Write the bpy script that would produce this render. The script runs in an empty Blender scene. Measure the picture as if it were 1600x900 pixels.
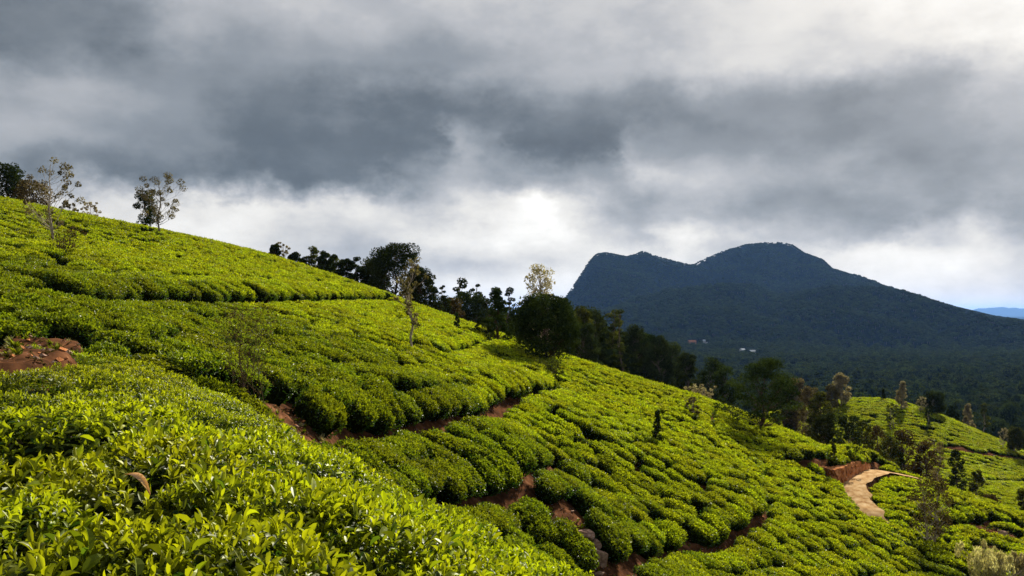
import bpy, math, random
import numpy as np
from mathutils import Vector, Matrix, Euler

# ------------------------------------------------------------------ camera, sky, sun, exposure
scene = bpy.context.scene
COL = scene.collection
FPX = 1386.0                       # focal length in pixels of the 1600 px wide photograph
PITCH = math.atan(40.0 / FPX)      # horizon a little below the middle of the frame
SUN_AZ, SUN_EL = math.radians(27), math.radians(29)   # azimuth from the view axis towards the right
EXPOSURE = 1.13
SKY_STRENGTH = 0.51

cam_data = bpy.data.cameras.new('camera')
cam = bpy.data.objects.new('camera', cam_data); COL.objects.link(cam)
cam_data.sensor_width = 36.0
cam_data.lens = 36.0 * FPX / 1600.0
cam_data.clip_start = 0.05; cam_data.clip_end = 60000.0
cam.location = (0, 0, 0)
cam.rotation_euler = (math.pi / 2 + PITCH, 0, 0)
scene.camera = cam
vs = scene.view_settings
vs.view_transform = 'Standard'; vs.look = 'None'; vs.gamma = 1.0; vs.exposure = EXPOSURE
vs.use_curve_mapping = False
cy = scene.cycles
cy.max_bounces = 7; cy.diffuse_bounces = 3; cy.glossy_bounces = 2; cy.transmission_bounces = 4
cy.volume_bounces = 0; cy.transparent_max_bounces = 4
cy.caustics_reflective = False; cy.caustics_refractive = False
cy.use_denoising = True

sun_data = bpy.data.lights.new('sun', 'SUN')
sun_data.energy = 5.0; sun_data.angle = math.radians(2.0); sun_data.color = (1.0, 0.93, 0.80)
sun = bpy.data.objects.new('sun', sun_data); COL.objects.link(sun)
SUN_DIR = Vector((math.sin(SUN_AZ) * math.cos(SUN_EL), math.cos(SUN_AZ) * math.cos(SUN_EL), math.sin(SUN_EL)))
sun.rotation_euler = (-SUN_DIR).to_track_quat('-Z', 'Y').to_euler()


def pix_dir(u, v):
    """direction of a pixel of the 1600x900 photograph, scaled so that its forward (y) part is 1"""
    u = np.asarray(u, float); v = np.asarray(v, float)
    a = (u - 800.0) / FPX; b = (450.0 - v) / FPX
    c, s = math.cos(PITCH), math.sin(PITCH)
    y = c - b * s; z = s + b * c
    return a / y, z / y


# rows of cloud brightness: elevation is that of photograph row v, stops (u, brightness)
SKY_ROWS = [
    (20,  [(-500, .60), (0, .45), (110, .45), (300, .70), (500, .77), (700, .71), (900, .70), (1100, .77), (1300, .80), (1500, .88), (1600, .90), (2100, .65)]),
    (100, [(-500, .58), (0, .41), (110, .42), (280, .57), (500, .62), (700, .56), (900, .64), (1100, .74), (1300, .79), (1500, .85), (1600, .92), (2100, .65)]),
    (180, [(-500, .62), (0, .62), (100, .62), (260, .58), (400, .46), (600, .42), (750, .40), (900, .41), (1100, .47), (1300, .49), (1480, .58), (1600, .70), (2100, .62)]),
    (232, [(-500, .62), (0, .68), (100, .63), (250, .54), (400, .41), (600, .35), (690, .38), (745, .62), (800, .50), (860, .35), (945, .34), (1000, .58), (1120, .55), (1300, .50), (1500, .58), (1600, .68), (2100, .60)]),
    (282, [(-500, .6), (0, .66), (100, .52), (250, .45), (400, .38), (560, .37), (640, .52), (735, .66), (850, .58), (930, .56), (1010, .74), (1150, .68), (1300, .60), (1450, .52), (1600, .62), (2100, .58)]),
    (332, [(-500, .8), (0, .86), (150, .86), (300, .88), (450, .85), (600, .82), (700, .74), (770, .88), (822, .99), (870, .80), (1000, .56), (1080, .62), (1200, .58), (1350, .50), (1480, .55), (1600, .62), (2100, .6)]),
    (372, [(-500, .85), (300, .90), (450, .85), (600, .80), (750, .90), (850, .92), (930, .72), (1010, .66), (1075, .84), (1140, .74), (1300, .60), (1410, .52), (1470, .72), (1540, .78), (1600, .62), (2100, .65)]),
    (412, [(-500, .86), (400, .84), (600, .70), (720, .70), (820, .78), (900, .82), (1300, .84), (1400, .86), (1500, .90), (1600, .82), (2100, .8)]),
    (450, [(-500, .88), (600, .84), (720, .87), (850, .90), (1300, .85), (1450, .88), (1520, .80), (1600, .83), (2100, .8)]),
    (490, [(-500, .86), (800, .87), (1450, .90), (1600, .88), (2100, .85)]),
]


def N(nt, kind, **kw):
    n = nt.nodes.new(kind)
    for k, val in kw.items():
        setattr(n, k, val)
    return n


def math_node(nt, op, a, b=None, c=None, clamp=False):
    n = nt.nodes.new('ShaderNodeMath'); n.operation = op; n.use_clamp = clamp
    for i, x in enumerate((a, b, c)):
        if x is None: continue
        if isinstance(x, (int, float)): n.inputs[i].default_value = x
        else: nt.links.new(x, n.inputs[i])
    return n.outputs[0]


def build_world():
    w = bpy.data.worlds.new('World'); scene.world = w; w.use_nodes = True
    nt = w.node_tree; nt.nodes.clear(); L = nt.links.new
    out = N(nt, 'ShaderNodeOutputWorld')
    tc = N(nt, 'ShaderNodeTexCoord')
    d = tc.outputs['Generated']
    # cloud wisps: bend the look-up direction with noise
    def noise(scale, detail, rough, vec, zs):
        mp = N(nt, 'ShaderNodeVectorMath', operation='MULTIPLY'); L(vec, mp.inputs[0]); mp.inputs[1].default_value = (1, 1, zs)
        n = N(nt, 'ShaderNodeTexNoise'); n.inputs['Scale'].default_value = scale
        n.inputs['Detail'].default_value = detail; n.inputs['Roughness'].default_value = rough
        L(mp.outputs[0], n.inputs['Vector']); return n
    sx = N(nt, 'ShaderNodeSeparateXYZ'); L(d, sx.inputs[0])
    az = math_node(nt, 'ARCTAN2', sx.outputs[0], sx.outputs[1])
    el = math_node(nt, 'ARCSINE', sx.outputs[2])
    w1 = noise(11.0, 10.0, 0.60, d, 1.35)
    s1 = N(nt, 'ShaderNodeSeparateColor'); L(w1.outputs['Color'], s1.inputs[0])
    w2 = noise(3.6, 3.0, 0.5, d, 1.7)
    s2 = N(nt, 'ShaderNodeSeparateColor'); L(w2.outputs['Color'], s2.inputs[0])
    # warp fades towards the horizon, where cloud layers are seen edge on
    fade = N(nt, 'ShaderNodeMapRange'); L(el, fade.inputs[0])
    fade.inputs[1].default_value = 0.0; fade.inputs[2].default_value = 0.13; fade.inputs[3].default_value = 0.35; fade.inputs[4].default_value = 1.0
    def warp(src, col, amp):
        o = math_node(nt, 'MULTIPLY', math_node(nt, 'SUBTRACT', col, 0.5), amp)
        return math_node(nt, 'MULTIPLY_ADD', o, fade.outputs[0], src)
    azw = warp(warp(az, s1.outputs[0], 0.17), s2.outputs[0], 0.09)
    elw = warp(warp(el, s1.outputs[1], 0.085), s2.outputs[1], 0.02)
    AZ0, AZ1 = math.radians(-50), math.radians(50)
    t = N(nt, 'ShaderNodeMapRange'); L(azw, t.inputs[0]); t.inputs[1].default_value = AZ0; t.inputs[2].default_value = AZ1
    prev = None; prev_el = None
    for v, stops in reversed(SKY_ROWS):
        e = math.atan(float(pix_dir(800, v)[1]))
        r = N(nt, 'ShaderNodeValToRGB'); r.color_ramp.interpolation = 'EASE'
        L(t.outputs[0], r.inputs[0])
        cr = r.color_ramp
        while len(cr.elements) > 1: cr.elements.remove(cr.elements[-1])
        first = True
        for u, b in stops:
            p = (math.atan((u - 800) / FPX) - AZ0) / (AZ1 - AZ0); p = min(max(p, 0), 1)
            if first: cr.elements[0].position = p; el_ = cr.elements[0]; first = False
            else: el_ = cr.elements.new(p)
            el_.color = (b, b, b, 1)
        if prev is None: prev = r.outputs[0]
        else:
            m = N(nt, 'ShaderNodeMapRange', interpolation_type='SMOOTHSTEP'); L(elw, m.inputs[0])
            m.inputs[1].default_value = prev_el; m.inputs[2].default_value = e
            mx = N(nt, 'ShaderNodeMix'); L(m.outputs[0], mx.inputs[0]); L(prev, mx.inputs[2]); L(r.outputs[0], mx.inputs[3])
            prev = mx.outputs[0]
        prev_el = e
    # overhead and behind: plain uneven overcast
    over = noise(2.2, 5.0, 0.55, d, 1.4)
    ov = N(nt, 'ShaderNodeMapRange'); L(over.outputs[0], ov.inputs[0])
    ov.inputs[1].default_value = 0.3; ov.inputs[2].default_value = 0.7; ov.inputs[3].default_value = 0.52; ov.inputs[4].default_value = 0.80
    mh = N(nt, 'ShaderNodeMapRange', interpolation_type='SMOOTHSTEP'); L(el, mh.inputs[0])
    mh.inputs[1].default_value = math.radians(19); mh.inputs[2].default_value = math.radians(34)
    aa = math_node(nt, 'ABSOLUTE', az)
    ma = N(nt, 'ShaderNodeMapRange', interpolation_type='SMOOTHSTEP'); L(aa, ma.inputs[0])
    ma.inputs[1].default_value = math.radians(34); ma.inputs[2].default_value = math.radians(60)
    mo = math_node(nt, 'MAXIMUM', mh.outputs[0], ma.outputs[0])
    mx = N(nt, 'ShaderNodeMix'); L(mo, mx.inputs[0]); L(prev, mx.inputs[2]); L(ov.outputs[0], mx.inputs[3])
    # fine wisps
    low = N(nt, 'ShaderNodeMapRange', interpolation_type='SMOOTHSTEP'); L(el, low.inputs[0])
    low.inputs[1].default_value = 0.20; low.inputs[2].default_value = 0.08; low.inputs[3].default_value = .35; low.inputs[4].default_value = 1.0
    f1 = noise(13.0, 9.0, 0.60, d, 1.5)
    f2 = noise(5.0, 6.0, 0.6, d, 4.5)
    b = math_node(nt, 'MULTIPLY_ADD', math_node(nt, 'MULTIPLY', math_node(nt, 'SUBTRACT', f1.outputs[0], 0.5), low.outputs[0]), 0.30, mx.outputs[0])
    b = math_node(nt, 'MULTIPLY_ADD', math_node(nt, 'MULTIPLY', math_node(nt, 'SUBTRACT', f2.outputs[0], 0.5), low.outputs[0]), 0.22, b)
    f3 = noise(5.0, 12.0, 0.58, d, 1.7)
    m3 = N(nt, 'ShaderNodeMapRange', interpolation_type='SMOOTHSTEP'); L(f3.outputs[0], m3.inputs[0]); m3.inputs[1].default_value = .42; m3.inputs[2].default_value = .60
    b = math_node(nt, 'MULTIPLY_ADD', math_node(nt, 'SUBTRACT', m3.outputs[0], 0.5), 0.075, b)
    ramp = N(nt, 'ShaderNodeValToRGB'); L(b, ramp.inputs[0]); cr = ramp.color_ramp
    lin = lambda c: tuple((x / 12.92 if x <= .04045 else ((x + .055) / 1.055) ** 2.4) for x in c)
    pts = [(0.25, (.225, .245, .265)), (0.40, (.37, .395, .415)), (0.55, (.535, .555, .575)), (0.70, (.695, .70, .71)), (0.86, (.885, .872, .85)), (1.0, (1.0, .99, .965))]
    while len(cr.elements) > 1: cr.elements.remove(cr.elements[-1])
    for i, (p, c) in enumerate(pts):
        e_ = cr.elements[0] if i == 0 else cr.elements.new(p)
        e_.position = p; e_.color = lin(c) + (1,)
    bgc = N(nt, 'ShaderNodeBackground'); L(ramp.outputs[0], bgc.inputs[0]); bgc.inputs[1].default_value = SKY_STRENGTH
    sky = N(nt, 'ShaderNodeTexSky', sky_type='NISHITA'); sky.sun_disc = False
    sky.sun_elevation = SUN_EL; sky.sun_rotation = SUN_AZ
    bgs = N(nt, 'ShaderNodeBackground'); L(sky.outputs[0], bgs.inputs[0]); bgs.inputs[1].default_value = 0.06
    ms = N(nt, 'ShaderNodeMixShader'); ms.inputs[0].default_value = 0.96
    L(bgs.outputs[0], ms.inputs[1]); L(bgc.outputs[0], ms.inputs[2]); L(ms.outputs[0], out.inputs[0])


build_world()

# ------------------------------------------------------------------ small helpers
rng = np.random.default_rng(7)


def hash2(ix, iy, seed):
    h = (ix.astype(np.int64) * 374761393 + iy.astype(np.int64) * 668265263 + seed * 144665) & 0x7fffffff
    h = (h ^ (h >> 13)) * 1274126177 & 0x7fffffff
    return ((h ^ (h >> 16)) & 0xffff) / 65535.0


def vnoise(x, y, seed=0):
    ix = np.floor(x); iy = np.floor(y); fx = x - ix; fy = y - iy
    fx = fx * fx * (3 - 2 * fx); fy = fy * fy * (3 - 2 * fy)
    ix = ix.astype(np.int64); iy = iy.astype(np.int64)
    a = hash2(ix, iy, seed); b = hash2(ix + 1, iy, seed); c = hash2(ix, iy + 1, seed); d = hash2(ix + 1, iy + 1, seed)
    return (a * (1 - fx) + b * fx) * (1 - fy) + (c * (1 - fx) + d * fx) * fy


def fbm(x, y, octaves=4, seed=0):
    t = 0.0; amp = 0.5
    for i in range(octaves):
        t = t + amp * (vnoise(x, y, seed + i * 17) - 0.5); x = x * 2.03 + 11.3; y = y * 2.03 + 5.7; amp *= 0.5
    return t


def sstep(a, b, x):
    t = np.clip((x - a) / (b - a), 0, 1); return t * t * (3 - 2 * t)


def smax(a, b, k):
    h = np.clip(0.5 + 0.5 * (a - b) / k, 0, 1)
    return b * (1 - h) + a * h + k * h * (1 - h)


def mesh_from(name, V, F, mats=(), attrs=None, midx=None, smooth=False):
    """V (n,3) floats, F (m,3) triangle indices"""
    V = np.ascontiguousarray(V, np.float32); F = np.ascontiguousarray(F, np.int32)
    me = bpy.data.meshes.new(name)
    me.vertices.add(len(V)); me.vertices.foreach_set('co', V.ravel())
    me.loops.add(F.size); me.loops.foreach_set('vertex_index', F.ravel())
    me.polygons.add(len(F)); me.polygons.foreach_set('loop_start', np.arange(0, F.size, F.shape[1], dtype=np.int32))
    me.polygons.foreach_set('loop_total', np.full(len(F), F.shape[1], np.int32))
    if midx is not None: me.polygons.foreach_set('material_index', np.ascontiguousarray(midx, np.int32))
    me.polygons.foreach_set('use_smooth', np.full(len(F), bool(smooth)))
    for m in mats: me.materials.append(m)
    for k, a in (attrs or {}).items():
        at = me.attributes.new(k, 'FLOAT', 'POINT'); at.data.foreach_set('value', np.ascontiguousarray(a, np.float32))
    me.update(calc_edges=True); me.validate()
    return me


def link(name, me, parent=None, loc=None):
    o = bpy.data.objects.new(name, me); COL.objects.link(o)
    if parent is not None: o.parent = parent
    if loc is not None: o.location = loc
    return o


def tag(o, label=None, cat=None, group=None, kind=None):
    if label: o['label'] = label
    if cat: o['category'] = cat
    if group: o['group'] = group
    if kind: o['kind'] = kind
    return o


def grid_tris(nu, nv):
    i = np.arange(nu - 1)[:, None] * nv + np.arange(nv - 1)[None, :]
    i = i.ravel()
    return np.stack([i, i + nv, i + nv + 1, i + 1], 1)     # quads

# ------------------------------------------------------------------ terrain, in metres with the eye at the origin
class TPS:
    def __init__(self, P, lam=0.02):
        P = np.array(P, float); self.c = P[:, :2]; n = len(P)
        K = self.k(self.c, self.c) + lam * np.eye(n)
        Q = np.hstack([np.ones((n, 1)), self.c])
        A = np.zeros((n + 3, n + 3)); A[:n, :n] = K; A[:n, n:] = Q; A[n:, :n] = Q.T
        self.w = np.linalg.solve(A, np.concatenate([P[:, 2], np.zeros(3)]))

    @staticmethod
    def k(a, b):
        d2 = ((a[:, None, :] - b[None, :, :]) ** 2).sum(2)
        return 0.5 * d2 * np.log(np.maximum(d2, 1e-9))

    def __call__(self, x, y):
        sh = np.shape(x); p = np.stack([np.ravel(x), np.ravel(y)], 1).astype(float); out = np.empty(len(p))
        for i in range(0, len(p), 40000):
            q = p[i:i + 40000]
            out[i:i + 40000] = self.k(q, self.c) @ self.w[:-3] + self.w[-3] + q @ self.w[-2:]
        return out.reshape(sh)


def P3(u, v, y):
    a, b = pix_dir(u, v); return (float(a) * y, y, float(b) * y)

# leaf-table surfaces of the hills through points (pixel u, v, distance) or plain metres
fore = TPS([P3(0, 900, 2.6), P3(300, 900, 2.6), P3(560, 900, 2.9), P3(0, 750, 4.0), P3(300, 755, 4.0), P3(500, 800, 4.2), P3(640, 880, 4.0),
            P3(0, 650, 6.5), P3(250, 655, 6.4), P3(420, 705, 6.2), P3(0, 592, 9.5), P3(200, 590, 9.5), P3(330, 640, 9.0),
            P3(120, 552, 14.0), P3(0, 545, 15), P3(-200, 560, 14), P3(-200, 650, 7), P3(240, 580, 14.5), P3(330, 622, 13.5),
            P3(450, 712, 11), P3(600, 795, 9.5), P3(720, 855, 8.8), P3(840, 905, 8.6), P3(520, 752, 12.5), P3(690, 830, 11),
            (0.5, 4, -1.95), (1.5, 2, -1.5), (3.0, 6, -3.1), (5, 3, -3.2), (6, 10, -6.0), (3, 12, -5.2), (0, 15, -4.6), (-3, 18, -4.2), (-6, 22, -4.2),
            (10, 5, -6), (14, 14, -10), (25, 0, -12), (0, 0, -0.9), (-6, 0, -0.7), (0, -8, -0.6), (-12, -8, 0.2), (10, -10, -3), (-14, 8, -0.1),
            (-22, 12, 1.0), (-22, 0, 1.6), (-14, 17, 0.0), (-10, 24, -3), (-20, 26, -1)], 0.01)
main = TPS([P3(-500, 205, 98), P3(-200, 270, 96), P3(0, 318, 95), P3(125, 342, 95), P3(250, 365, 96), P3(430, 403, 97), P3(600, 457, 96), P3(750, 511, 95),
            P3(900, 562, 92), P3(1000, 594, 90), P3(1100, 624, 88), P3(1200, 660, 85), P3(1290, 698, 82), P3(1390, 732, 79), P3(1500, 766, 76), P3(1600, 804, 73), P3(1750, 870, 70),
            P3(-200, 420, 34), P3(0, 425, 33), P3(100, 448, 34), P3(300, 458, 44), P3(480, 461, 62), P3(590, 462, 88), P3(100, 390, 50), P3(300, 410, 62), P3(450, 430, 75), P3(0, 370, 60),
            P3(150, 490, 26), P3(250, 530, 25), P3(350, 590, 23), P3(300, 500, 33), P3(450, 520, 38), P3(420, 630, 24), P3(480, 670, 24), P3(600, 690, 29), P3(640, 770, 25),
            P3(600, 560, 43), P3(600, 500, 62), P3(740, 560, 58), P3(860, 600, 65), P3(740, 640, 41), P3(850, 730, 36), P3(760, 800, 29), P3(900, 800, 34), P3(900, 890, 31),
            P3(1000, 700, 51), P3(1000, 640, 65), P3(1000, 840, 39), P3(1150, 780, 51), P3(1100, 890, 39), P3(1100, 690, 63), P3(1250, 760, 62), P3(1300, 890, 47), P3(1300, 820, 55),
            P3(1370, 800, 64), P3(1400, 850, 57), P3(1450, 895, 54), P3(1480, 825, 63), P3(1560, 850, 62), P3(1600, 890, 57), P3(1700, 890, 58),
            (-70, 130, 3), (-40, 130, -2), (-15, 128, -8), (8, 124, -15), (30, 114, -22), (45, 104, -26), (60, 97, -30), (90, 80, -34),
            (-80, 170, -8), (0, 170, -26), (50, 150, -38), (90, 120, -46),
            (-9, 18, -3.2), (-16, 16, -2.0), (0, 20, -7.0), (10, 24, -10.5), (20, 32, -13.5), (35, 38, -18), (0, 8, -9), (-20, 6, -3), (20, 10, -15), (40, 20, -22), (60, 40, -25), (-30, 20, 1.0)], 0.05)
second = TPS([P3(1100, 665, 178), P3(1230, 640, 178), P3(1330, 622, 178), P3(1400, 626, 177), P3(1500, 662, 174), P3(1600, 706, 170), P3(1720, 760, 165),
              P3(1250, 690, 150), P3(1400, 690, 148), P3(1500, 718, 143), P3(1600, 752, 140), P3(1480, 775, 122), P3(1600, 800, 118), P3(1330, 740, 125),
              (40, 100, -36), (70, 98, -38), (100, 100, -40), (20, 140, -34), (60, 230, -44), (100, 230, -48), (140, 200, -46), (20, 220, -46), (120, 140, -37)], 0.2)
vall = TPS([(-160, 170, 6), (-90, 165, 0), (-40, 160, -7), (-8, 150, -11), (12, 150, -8.5), (24, 170, -16), (38, 172, -25), (50, 150, -40), (62, 180, -42), (45, 200, -32), (70, 240, -42), (120, 240, -50), (200, 240, -52), (0, 260, -30), (-100, 300, -20),
            (100, 340, -52), (250, 340, -52), (0, 420, -48), (-200, 500, -40), (0, 700, -62), (300, 600, -62), (600, 600, -55), (200, 1000, -66), (700, 1000, -60), (-300, 1000, -60),
            (80, 90, -42), (0, 80, -38), (-60, 80, -20), (0, 1600, -62), (900, 1600, -50)], 1.0)

MOUNT = np.array([(600, 560), (700, 540), (800, 505), (862, 478), (885, 462), (905, 432), (920, 408), (932, 396), (945, 393), (980, 400), (1003, 391), (1030, 400), (1080, 413), (1105, 401), (1130, 391),
                  (1165, 381), (1195, 378), (1222, 377), (1238, 381), (1257, 394), (1285, 404), (1300, 418), (1345, 432), (1390, 448), (1430, 460), (1480, 477), (1550, 494), (1600, 501), (1750, 506), (2200, 508)], float)
MOUNT[:, 1] += 3.5
MY = 3000.0
MX = (MOUNT[:, 0] - 800) / FPX * MY
MZ = np.array([float(pix_dir(u, v)[1]) * MY for u, v in MOUNT])


def mount(x, y):
    xx = x + 60 * fbm(x / 300., y / 300., 3, 5) * sstep(2950, 2400, y)
    crest = np.interp(xx, MX, MZ)
    t = np.clip((y - 1150) / (MY - 1150), 0, 1)
    s = 0.32 * sstep(0, 0.85, t) + 0.68 * sstep(0.50, 1.0, t) ** 1.25
    z = -62 + (crest + 62) * s
    # wooded foothill ridge in front of the peak
    fu = np.array([820, 900, 960, 1050, 1130, 1250, 1350, 1450, 1550, 1650, 1900]); fv = np.array([525, 505, 487, 466, 458, 458, 466, 480, 495, 505, 508])
    yr = 1950 + 110 * np.sin(x / 260.)
    rz = np.interp(x, (fu - 800) / FPX * 1950, (490 - fv) / FPX * 1950) + 16 * fbm(x / 120., y / 300., 3, 44)
    z = smax(z, rz - ((y - yr) / np.where(y < yr, 420., 210.)) ** 2 * 45, 8.)
    amp = sstep(0, .35, t) * (0.04 + 0.96 * sstep(1.0, .88, t))
    rid = 1 - np.abs(2 * fbm(x / 260., y / 620., 4, 9)) * 2.2
    z = z + amp * (46 * (rid - .75) + 26 * fbm(x / 110., y / 150., 4, 21))
    z = np.where(y <= MY, np.minimum(z, y / MY * np.interp(x * MY / np.maximum(y, 1), MX, MZ) - 4 * (1 - t)), z)
    z = z - np.maximum(y - MY, 0) * 0.35
    return z


def table_top(x, y):
    """height of the clipped leaf table (hills) or of the forest floor"""
    x = np.asarray(x, float); y = np.asarray(y, float)
    f = fore(x, y); m = main(x, y)
    f = f - 0.5 * np.maximum(np.hypot(x + 5, y - 5) - 30, 0)
    near = smax(f, m, 0.35)
    s = second(x, y) - 0.35 * np.maximum(y - 240, 0) - .35 * np.maximum(x - 150, 0) - .3 * np.maximum(20 - x, 0)
    near = near - 0.3 * np.maximum(y - 180, 0) - .25 * np.maximum(-y - 25, 0) - .004 * np.maximum(np.abs(x) - 110, 0) ** 2 - .004 * np.maximum(-y - 25, 0) ** 2
    z = smax(near, np.where(y > 80, s, -80.), 0.8)
    v = np.where(y > 1100, -62., vall(x, np.minimum(y, 1600)))
    v = np.where(y > 60, np.maximum(v, -70), -80.)
    z = smax(z, v, 1.5)
    z = np.where(y > 1000, np.maximum(z, mount(x, np.maximum(y, 1000))), z)
    return z


def hit(u, v, fn=table_top, y0=1.5, y1=3400.):
    """first point of the surface seen at a pixel"""
    a, b = pix_dir(u, v); a = float(a); b = float(b)
    ys = np.geomspace(y0, y1, 1500)
    d = fn(a * ys, ys) - b * ys
    k = np.argmax(d > 0)
    if not (d > 0).any(): return None
    lo, hi = ys[max(k - 1, 0)], ys[k]
    ys = np.linspace(lo, hi, 40); d = fn(a * ys, ys) - b * ys; k = np.argmax(d > 0)
    y = ys[k]
    return np.array([a * y, y, b * y])


# a look-up grid of the near hills, for speed
GX0, GX1, GY0, GY1, GS = -110., 170., -14., 262., 0.5
_gx = np.arange(GX0, GX1 + GS, GS); _gy = np.arange(GY0, GY1 + GS, GS)
_GT = table_top(*np.meshgrid(_gx, _gy, indexing='ij'))


def grid_lookup(G, x, y):
    fx = np.clip((np.asarray(x, float) - GX0) / GS, 0, len(_gx) - 1.001); fy = np.clip((np.asarray(y, float) - GY0) / GS, 0, len(_gy) - 1.001)
    i = fx.astype(int); j = fy.astype(int); fx = fx - i; fy = fy - j
    return (G[i, j] * (1 - fx) + G[i + 1, j] * fx) * (1 - fy) + (G[i, j + 1] * (1 - fx) + G[i + 1, j + 1] * fx) * fy


def top_at(x, y):
    x = np.asarray(x, float); y = np.asarray(y, float)
    return grid_lookup(_GT, x, y)


def hit_near(u, v, lift=0.0):
    p = hit(u, v, lambda x, y: top_at(x, y) + lift, 1.5, 255.)
    return p

# foot paths between the blocks of tea: pixel lines laid on the hill, width in metres, depth of the soil under the leaf table
PATHS_PIX = [
    ([(-60, 425), (0, 434), (60, 448), (120, 458), (230, 463), (340, 467), (450, 465), (540, 464), (604, 466)], .75, .85),
    ([(470, 672), (540, 676), (610, 663), (700, 647), (790, 622), (850, 604), (868, 592)], .70, .85),
    ([(655, 768), (720, 762), (800, 748), (868, 726)], .5, .85),
    ([(872, 722), (892, 738), (912, 760), (928, 778)], .8, .45),
    ([(894, 806), (910, 832), (930, 862), (938, 884)], 1.1, .5),
    ([(1113, 633), (1110, 667), (1133, 700), (1167, 733), (1187, 757), (1193, 782), (1180, 806), (1140, 822), (1113, 847), (1040, 848), (985, 864), (950, 874)], 0.6, .75),
    ([(772, 526), (745, 532), (715, 541), (690, 547)], 0.45, .78),
    ([(1140, 892), (1175, 880), (1200, 876)], 0.5, .7),
    ([(1455, 815), (1500, 811), (1550, 808), (1585, 816)], .7, .78),
    ([(1478, 698), (1530, 706), (1600, 716), (1660, 722)], 2.0, .35),
    ([(1490, 752), (1550, 748), (1620, 744)], 1.2, .75),
    ([(405, 622), (440, 655), (480, 668)], .7, .7),
]
# bare soil: pixel, radius in metres, depth under the leaf table
PATCH_PIX = [(-15, 556, .95, .04), (20, 546, .95, .0), (55, 539, .85, .0), (92, 537, .6, .08), (476, 668, 1.0, .45), (505, 674, .9, .5), (300, 466, .8, .5), (240, 464, .6, .5),
             (1188, 786, .7, .45), (1112, 846, .8, .45), (1112, 655, .7, .45), (1556, 828, 1.5, .15), (1545, 850, 1.0, .3), (1500, 700, 1.8, .1)]
PATHS = []
for pts, wd, dp in PATHS_PIX:
    q = [hit_near(u, v) for u, v in pts]; q = np.array([p for p in q if p is not None])
    PATHS.append((q, wd, dp))
PATCHES = []
for u, v, r, dp in PATCH_PIX:
    p = hit_near(u, v)
    if p is not None: PATCHES.append((p[:2], r, dp))

# dirt road: centre line on the spur, then smoothed
_rp = [hit_near(u, v, -0.12) for u, v in [(1358, 803), (1345, 789), (1335, 771), (1333, 757), (1345, 745), (1368, 737), (1390, 739)]]
_rp = np.array([p for p in _rp if p is not None])
_far = _rp[-1] + np.array([3.5, 1.0, -0.9]); _far2 = _rp[-1] + np.array([7.0, 0.5, -3.0])
_st = _rp[0] + (_rp[0] - _rp[1]) * 1.2 + np.array([0, 0, -.75]); _rp = np.vstack([_st, _rp, _far, _far2])


def catmull(P, n=10):
    P = np.vstack([2 * P[0] - P[1], P, 2 * P[-1] - P[-2]]); out = []
    for i in range(1, len(P) - 2):
        for k in range(n):
            t = k / n
            out.append(0.5 * (2 * P[i] + (P[i + 1] - P[i - 1]) * t + (2 * P[i - 1] - 5 * P[i] + 4 * P[i + 1] - P[i + 2]) * t * t + (3 * P[i] - P[i - 1] - 3 * P[i + 1] + P[i + 2]) * t ** 3))
    out.append(P[-2]); return np.array(out)


ROAD = catmull(_rp, 8)
for _ in range(6): ROAD[1:-1] = (ROAD[:-2] + 2 * ROAD[1:-1] + ROAD[2:]) / 4
ROAD_HALF = 1.05
BANK = np.array([hit_near(u, v, -.1) for u, v in [(1292, 738), (1304, 748), (1316, 751), (1328, 746), (1340, 739), (1352, 732), (1362, 727)]])
BANK = catmull(BANK, 14)


def seg_dist(x, y, Q, foot=False):
    """distance to a polyline and the height of its nearest point"""
    best = np.full(np.shape(x), 1e9); zb = np.zeros(np.shape(x)); fx = np.zeros(np.shape(x)); fy = np.zeros(np.shape(x))
    for a, b in zip(Q[:-1], Q[1:]):
        d = b - a; l2 = d[0] ** 2 + d[1] ** 2 + 1e-9
        t = np.clip(((x - a[0]) * d[0] + (y - a[1]) * d[1]) / l2, 0, 1)
        r = np.hypot(x - a[0] - t * d[0], y - a[1] - t * d[1])
        m = r < best; best = np.where(m, r, best); zb = np.where(m, a[2] + t * d[2], zb); fx = np.where(m, a[0] + t * d[0], fx); fy = np.where(m, a[1] + t * d[1], fy)
    return (best, zb, fx, fy) if foot else (best, zb)


def _shoulder():
    """the hill stands a step higher behind the cut bank"""
    gx, gy = np.meshgrid(_gx, _gy, indexing='ij'); c = BANK.mean(0)
    m = (np.abs(gx - c[0]) < 9) & (np.abs(gy - c[1]) < 9); x, y = gx[m], gy[m]
    r, _, fx, fy = seg_dist(x, y, BANK, True); s_ = (x - fx) * -.33 + (y - fy) * .94
    _GT[m] += 1.0 * sstep(.05, .75, s_) * sstep(4.5, 1.5, r)


_shoulder()


def _terraces():
    gx, gy = np.meshgrid(_gx, _gy, indexing='ij'); e = 1.5
    for k, (q, wd, dp) in enumerate(PATHS):
        if k not in (0, 1, 2, 5, 6, 8) or len(q) < 2: continue
        lo, hi = q.min(0) - 6, q.max(0) + 6
        m = (gx > lo[0]) & (gx < hi[0]) & (gy > lo[1]) & (gy < hi[1]); x, y = gx[m], gy[m]
        r, _, fx, fy = seg_dist(x, y, catmull(q, 8), True)
        dx = top_at(fx + e, fy) - top_at(fx - e, fy); dy = top_at(fx, fy + e) - top_at(fx, fy - e); l_ = np.hypot(dx, dy) + 1e-9
        up = ((x - fx) * dx + (y - fy) * dy) / l_
        h = {0: .5, 1: .5, 2: .3}.get(k, .32)
        _GT[m] += h * sstep(.30, 1.0, up) * sstep(4.2, 1.2, r) - .12 * sstep(.3, -.3, up) * sstep(2.6, .4, r)


_terraces()


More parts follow.
